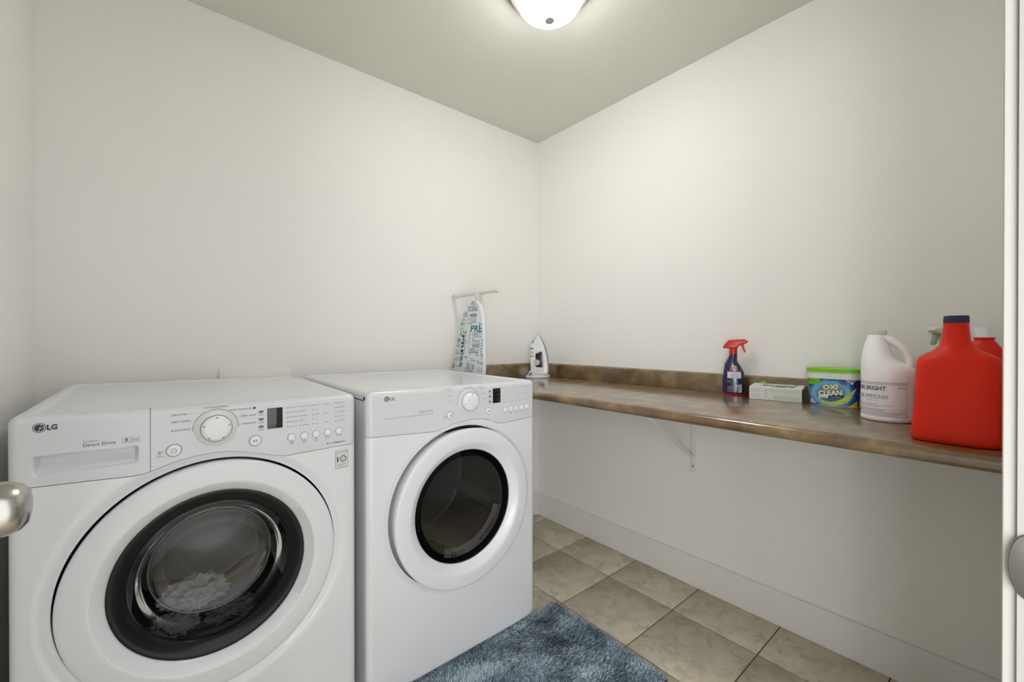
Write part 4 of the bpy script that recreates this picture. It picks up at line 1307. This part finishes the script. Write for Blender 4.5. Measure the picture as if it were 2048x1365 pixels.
for k in range(4): q.rect(.0590 - .003 * (3 - k) * .9, .0062 + .0036 * (3 - k) * .9 if False else .0065 + .0036 * k, .0655, .0080 + .0036 * k, .0008) if k < 1 else q.rect(.0545 + .0028 * k, .0065 + .0036 * k, .0655, .0080 + .0036 * k, .0008)
q.build('warning_print', mat('label_dark', (22, 34, 50), .4), tu, TF, True)

# ------------------------------------------------------------------ ammonia jug
aj = thing('ammonia_jug', 'translucent white handled jug labelled ammonia beside the red jug', 'jug', (1.613, .2375, ZC), rad(-81.6))
HDPE = mat('milky_hdpe', (250, 250, 250), .30)
AR = .061
arow = [(.0, -.052, .052, .052), (.002, -.058, .058, .058), (.007, -.0605, .0605, .0605), (.009, -.0610, .0610, .0610), (.0135, -.0602, .0602, .0602), (.114, -.0602, .0602, .0602), (.118, -.061, .061, .061), (.140, -.061, .0605, .0605), (.152, -.0608, .0560, .0590), (.160, -.0606, .0440, .0560), (.170, -.0600, .0270, .0520), (.182, -.0590, .0160, .0465), (.197, -.0572, .0085, .0400), (.212, -.0545, .0040, .0335), (.227, -.0502, .0000, .0270), (.238, -.0468, -.0025, .0228), (.246, -.0440, -.0032, .0203), (.2495, -.0435, -.0035, .0200)]
loft('jug_body', [superring(z, a, b, h, 2.0, 64) for z, a, b, h in arow], HDPE, aj)
hp = spline([(-.010, 0, .2395), (.010, 0, .2270), (.0270, 0, .2110), (.0400, 0, .1925), (.0465, 0, .1740), (.0455, 0, .1560), (.0380, 0, .1440)], 6)
vv, ff = tube_mesh(hp, [.0105] * len(hp), 16)
pym('handle', [(x, y * 1.5, z) for x, y, z in vv], ff, HDPE, aj, 60)
cv, cf = [], []
for z, r_ in ((.2475, .0212), (.2480, .0218), (.2590, .0214), (.2605, .0203)):
    for k in range(96):
        rr = r_ - (.0006 if k % 2 else 0)
        cv.append((-.0235 + rr * math.cos(2 * math.pi * k / 96), rr * math.sin(2 * math.pi * k / 96), z))
for i in range(3):
    for k in range(96): cf.append((i * 96 + k, i * 96 + (k + 1) % 96, (i + 1) * 96 + (k + 1) % 96, (i + 1) * 96 + k))
cf.append(tuple(3 * 96 + k for k in range(96)))
pym('screw_cap', cv, cf, mat('cap_cream', (214, 212, 202), .4), aj, 40)
def CF(s_, z, l):
    a = s_ / AR; r_ = .0604 + l
    return (r_ * math.sin(a), -r_ * math.cos(a), z)
def curved(name, s0, s1, z0, z1, m, l=.0):
    q_ = Print(); q_.rect(s0, z0, s1, z1, l, 28); return q_.build(name, m, aj, CF)
PAPER = mat('label_paper', (240, 236, 240), .5)
curved('label', -.118, .0455, .0150, .1135, PAPER)
curved('label_band', -.118, .0455, .1045, .1130, mat('label_band_grey', (206, 202, 208), .5), .0002)
curved('label', .0640, .1000, .0150, .1100, PAPER)
q = Print(); q.text('PURE BRIGHT', -.0040, .0890, .0122, .0860, 'r', 0, .03, 0, 2, .0004); q.text('59647-21012', .0445, .0965, .0042, .0240, 'r', 0, .01, 0, 2, .0004)
q.build('name_lettering', PRINT, aj, CF, True)
q = Print(); q.text('CLEAR AMMONIA', .0015, .0655, .0124, .0990, 'r', 0, 0, 0, 2, .0004); q.build('product_lettering', mat('label_teal', (70, 140, 170), .5), aj, CF, True)
q = Print(); q.text('Amoniaco Claro', -.0200, .0585, .0042, .032, 'r', 0, 0, 0, 1, .0004)
q.frame(-.100, .0170, .0445, .0370, .0004, .0004) if False else None
q.rect(-.100, .0170, .0440, .0174, .0004, 20); q.rect(-.100, .0366, .0440, .0370, .0004, 20); q.rect(.0436, .0170, .0440, .0370, .0004)
for z, x1 in ((.0500, -.0220), (.0462, .0100), (.0424, -.0200), (.0345, -.008), (.0318, -.0050), (.0288, .0380), (.0256, .0400), (.0224, .0260), (.0194, .0200)):
    q.rect(-.095, z, x1, z + .0009, .0004, 16)
for k in range(7): q.rect(.0660, .020 + .0125 * k, .0740, .0285 + .0125 * k, .0004, 2)
q.build('fine_print', PRINTL, aj, CF, True)

# ------------------------------------------------------------------ red jugs
rj = thing('detergent_jug', 'large plain red-orange jug with navy cap at the front of the counter', 'jug', (1.3765, .085, ZC), rad(-90))
RJ = mat('red_orange_hdpe', (220, 36, 2), .46, spec=.3, bump=(30, .04, .002))
rrow = [(.0, -.066, .062, .038), (.0015, -.071, .066, .043), (.005, -.0748, .0700, .0475), (.012, -.0757, .0712, .0490), (.030, -.0742, .0710, .0495), (.056, -.0718, .0705, .0495), (.100, -.0694, .0698, .0490), (.150, -.0678, .0690, .0480), (.176, -.0668, .0682, .0465), (.1855, -.0656, .0668, .0448), (.1925, -.0618, .0632, .0420), (.1990, -.0535, .0548, .0382), (.206, -.0425, .0420, .0338), (.214, -.0330, .0310, .0295), (.222, -.0282, .0250, .0262), (.232, -.0258, .0210, .0236), (.252, -.0240, .0192, .0215), (.268, -.0222, .0182, .0200), (.2722, -.0220, .0180, .0198)]
loft('jug_body', [superring(z, a, b, h, 3.4 - 1.4 * smoothstep(.15, .23, z), 72) for z, a, b, h in rrow], RJ, rj)
cv, cf = [], []
prof_ = ((.2700, .0198), (.2705, .0208), (.2845, .0204), (.2862, .0194))
for z, r_ in prof_:
    for k in range(120):
        rr = r_ - (.0007 if (k // 1) % 2 else 0) * (1 if z < .285 else 0)
        cv.append((-.0020 + rr * math.cos(2 * math.pi * k / 120), rr * math.sin(2 * math.pi * k / 120), z))
for i in range(3):
    for k in range(120): cf.append((i * 120 + k, i * 120 + (k + 1) % 120, (i + 1) * 120 + (k + 1) % 120, (i + 1) * 120 + k))
cf.append(tuple(3 * 120 + k for k in range(120)))
pym('screw_cap', cv, cf, mat('navy_cap', (26, 34, 74), .4), rj, 50)
lathe('neck_ring', [(.0198, .2655), (.0207, .2662), (.0207, .2678), (.0198, .2686)], RJ, rj, 48, 'z', (-.002, 0, 0))

r2 = thing('detergent_jug', 'smaller open red jug standing behind the large red one', 'jug', (1.560, .052, ZC), rad(-90))
r2row = [(.0, -.050, .044, .036), (.004, -.054, .0485, .041), (.02, -.055, .0495, .0425), (.12, -.054, .0485, .0425), (.165, -.052, .0465, .0410), (.190, -.046, .0405, .0365), (.210, -.035, .0310, .0300), (.224, -.0235, .0225, .0225), (.230, -.0165, .0185, .0185), (.2335, -.0150, .0172, .0170)]
loft('jug_body', [superring(z, a, b, h, 3.2 - 1.2 * smoothstep(.15, .23, z), 64) for z, a, b, h in r2row], RJ, r2)
lathe('rim', [(.0130, .2335), (.0130, .2372), (.0170, .2380), (.0190, .2370), (.0190, .2335), (.0150, .2325)], RJ, r2, 40, 'z', (.0010, 0, 0))
rf = face_y(r2row, 3.2, 3.2)
q = Print(); q.rect(-.030, .010, .046, .110, 0, 16); q.build('label', PAPER, r2, lambda x, z, l: (x, rf(x, z) - .0008, z))

# ------------------------------------------------------------------ shaggy rug
rug = thing('rug', 'shaggy blue-grey rug on the tile floor in front of the dryer', 'rug', (.905, 1.0065, 0))
RX, RY = .395, .262
rbox('backing', (-RX, -RY, .0006), (RX, RY, .0075), .002, mat('rug_backing', (70, 80, 92), .9), rug)
rng = np.random.default_rng(5)
NS = 52000
bx0 = rng.uniform(-RX, RX, NS); by0 = rng.uniform(-RY, RY, NS)
# rounded corners
rc = .03
ddx = np.maximum(np.abs(bx0) - (RX - rc), 0); ddy = np.maximum(np.abs(by0) - (RY - rc), 0)
ok = np.hypot(ddx, ddy) < rc
bx0, by0 = bx0[ok], by0[ok]; NS = len(bx0)
def field(x, y, k):
    out = np.zeros_like(x)
    r_ = np.random.default_rng(k)
    for _ in range(10):
        fx, fy, ph = r_.normal(0, 22), r_.normal(0, 22), r_.uniform(0, 6.28)
        out += np.sin(fx * x + fy * y + ph)
    return out / 3.2
lean_a = field(bx0, by0, 1) * 1.7 + rng.normal(0, .55, NS)
lean = .0135 + .006 * np.abs(field(bx0, by0, 2)) + rng.uniform(-.004, .005, NS)
hgt = rng.uniform(.017, .027, NS) * (1 + .10 * field(bx0, by0, 3))
edge_in = np.minimum(RX - np.abs(bx0), RY + by0)
hgt *= np.clip(.62 + edge_in / .05, .62, 1)
back = by0 > RY - .035
hgt = np.where(back, np.minimum(hgt, .021), hgt)
lx, ly = np.cos(lean_a) * lean, np.sin(lean_a) * lean
lx = np.where(RX - np.abs(bx0) < .02, np.sign(bx0) * np.abs(lx) * .6, lx)
ly = np.where(back, np.abs(ly) * .35, ly)
wa = rng.uniform(0, 3.1416, NS); wd = rng.uniform(.0011, .0019, NS)
wx_, wy_ = np.cos(wa) * wd, np.sin(wa) * wd
lev = [(0, 0, 1.0), (.45, .28, 1.0), (.82, .72, .85), (1.0, 1.0, .35)]
V = np.zeros((NS, 8, 3))
for i, (h_, l_, w_) in enumerate(lev):
    for s_ in (0, 1):
        sg = -1 if s_ == 0 else 1
        V[:, i * 2 + s_, 0] = bx0 + lx * l_ + sg * wx_ * w_
        V[:, i * 2 + s_, 1] = by0 + ly * l_ + sg * wy_ * w_
        V[:, i * 2 + s_, 2] = .006 + hgt * h_ * (1 - .10 * l_)
me = bpy.data.meshes.new('pile')
nf = NS * 3
me.vertices.add(NS * 8); me.vertices.foreach_set('co', V.reshape(-1).astype(np.float32))
b = (np.arange(NS) * 8)[:, None, None]
quad = np.array([[0, 1, 3, 2], [2, 3, 5, 4], [4, 5, 7, 6]])[None]
idx = (b + quad).reshape(-1).astype(np.int32)
me.loops.add(len(idx)); me.loops.foreach_set('vertex_index', idx)
me.polygons.add(nf); me.polygons.foreach_set('loop_start', (np.arange(nf) * 4).astype(np.int32))
me.update(calc_edges=True)
at = me.attributes.new('tone', 'FLOAT', 'POINT')
tone = np.clip(.5 + .20 * field(bx0, by0, 9) + rng.normal(0, .17, NS), 0, 1)
at.data.foreach_set('value', np.repeat(tone, 8).astype(np.float32))
def rug_mat():
    m = mat('rug_yarn', (90, 106, 120), .75, spec=.3)
    nt = m.node_tree; b_ = nt.nodes['Principled BSDF']
    a_ = nt.nodes.new('ShaderNodeAttribute'); a_.attribute_name = 'tone'
    r_ = nt.nodes.new('ShaderNodeValToRGB'); e = r_.color_ramp.elements
    e[0].position = .1; e[0].color = (*lin((68, 84, 100)), 1); e[1].position = .9; e[1].color = (*lin((210, 228, 236)), 1)
    x = e.new(.5); x.color = (*lin((142, 164, 178)), 1)
    nt.links.new(a_.outputs['Fac'], r_.inputs['Fac']); nt.links.new(r_.outputs['Color'], b_.inputs['Base Color'])
    b_.inputs['Sheen Weight'].default_value = .25
    return m
pile = link('pile', me, rug_mat(), rug, None)
me.shade_smooth()
pile['kind'] = 'stuff'
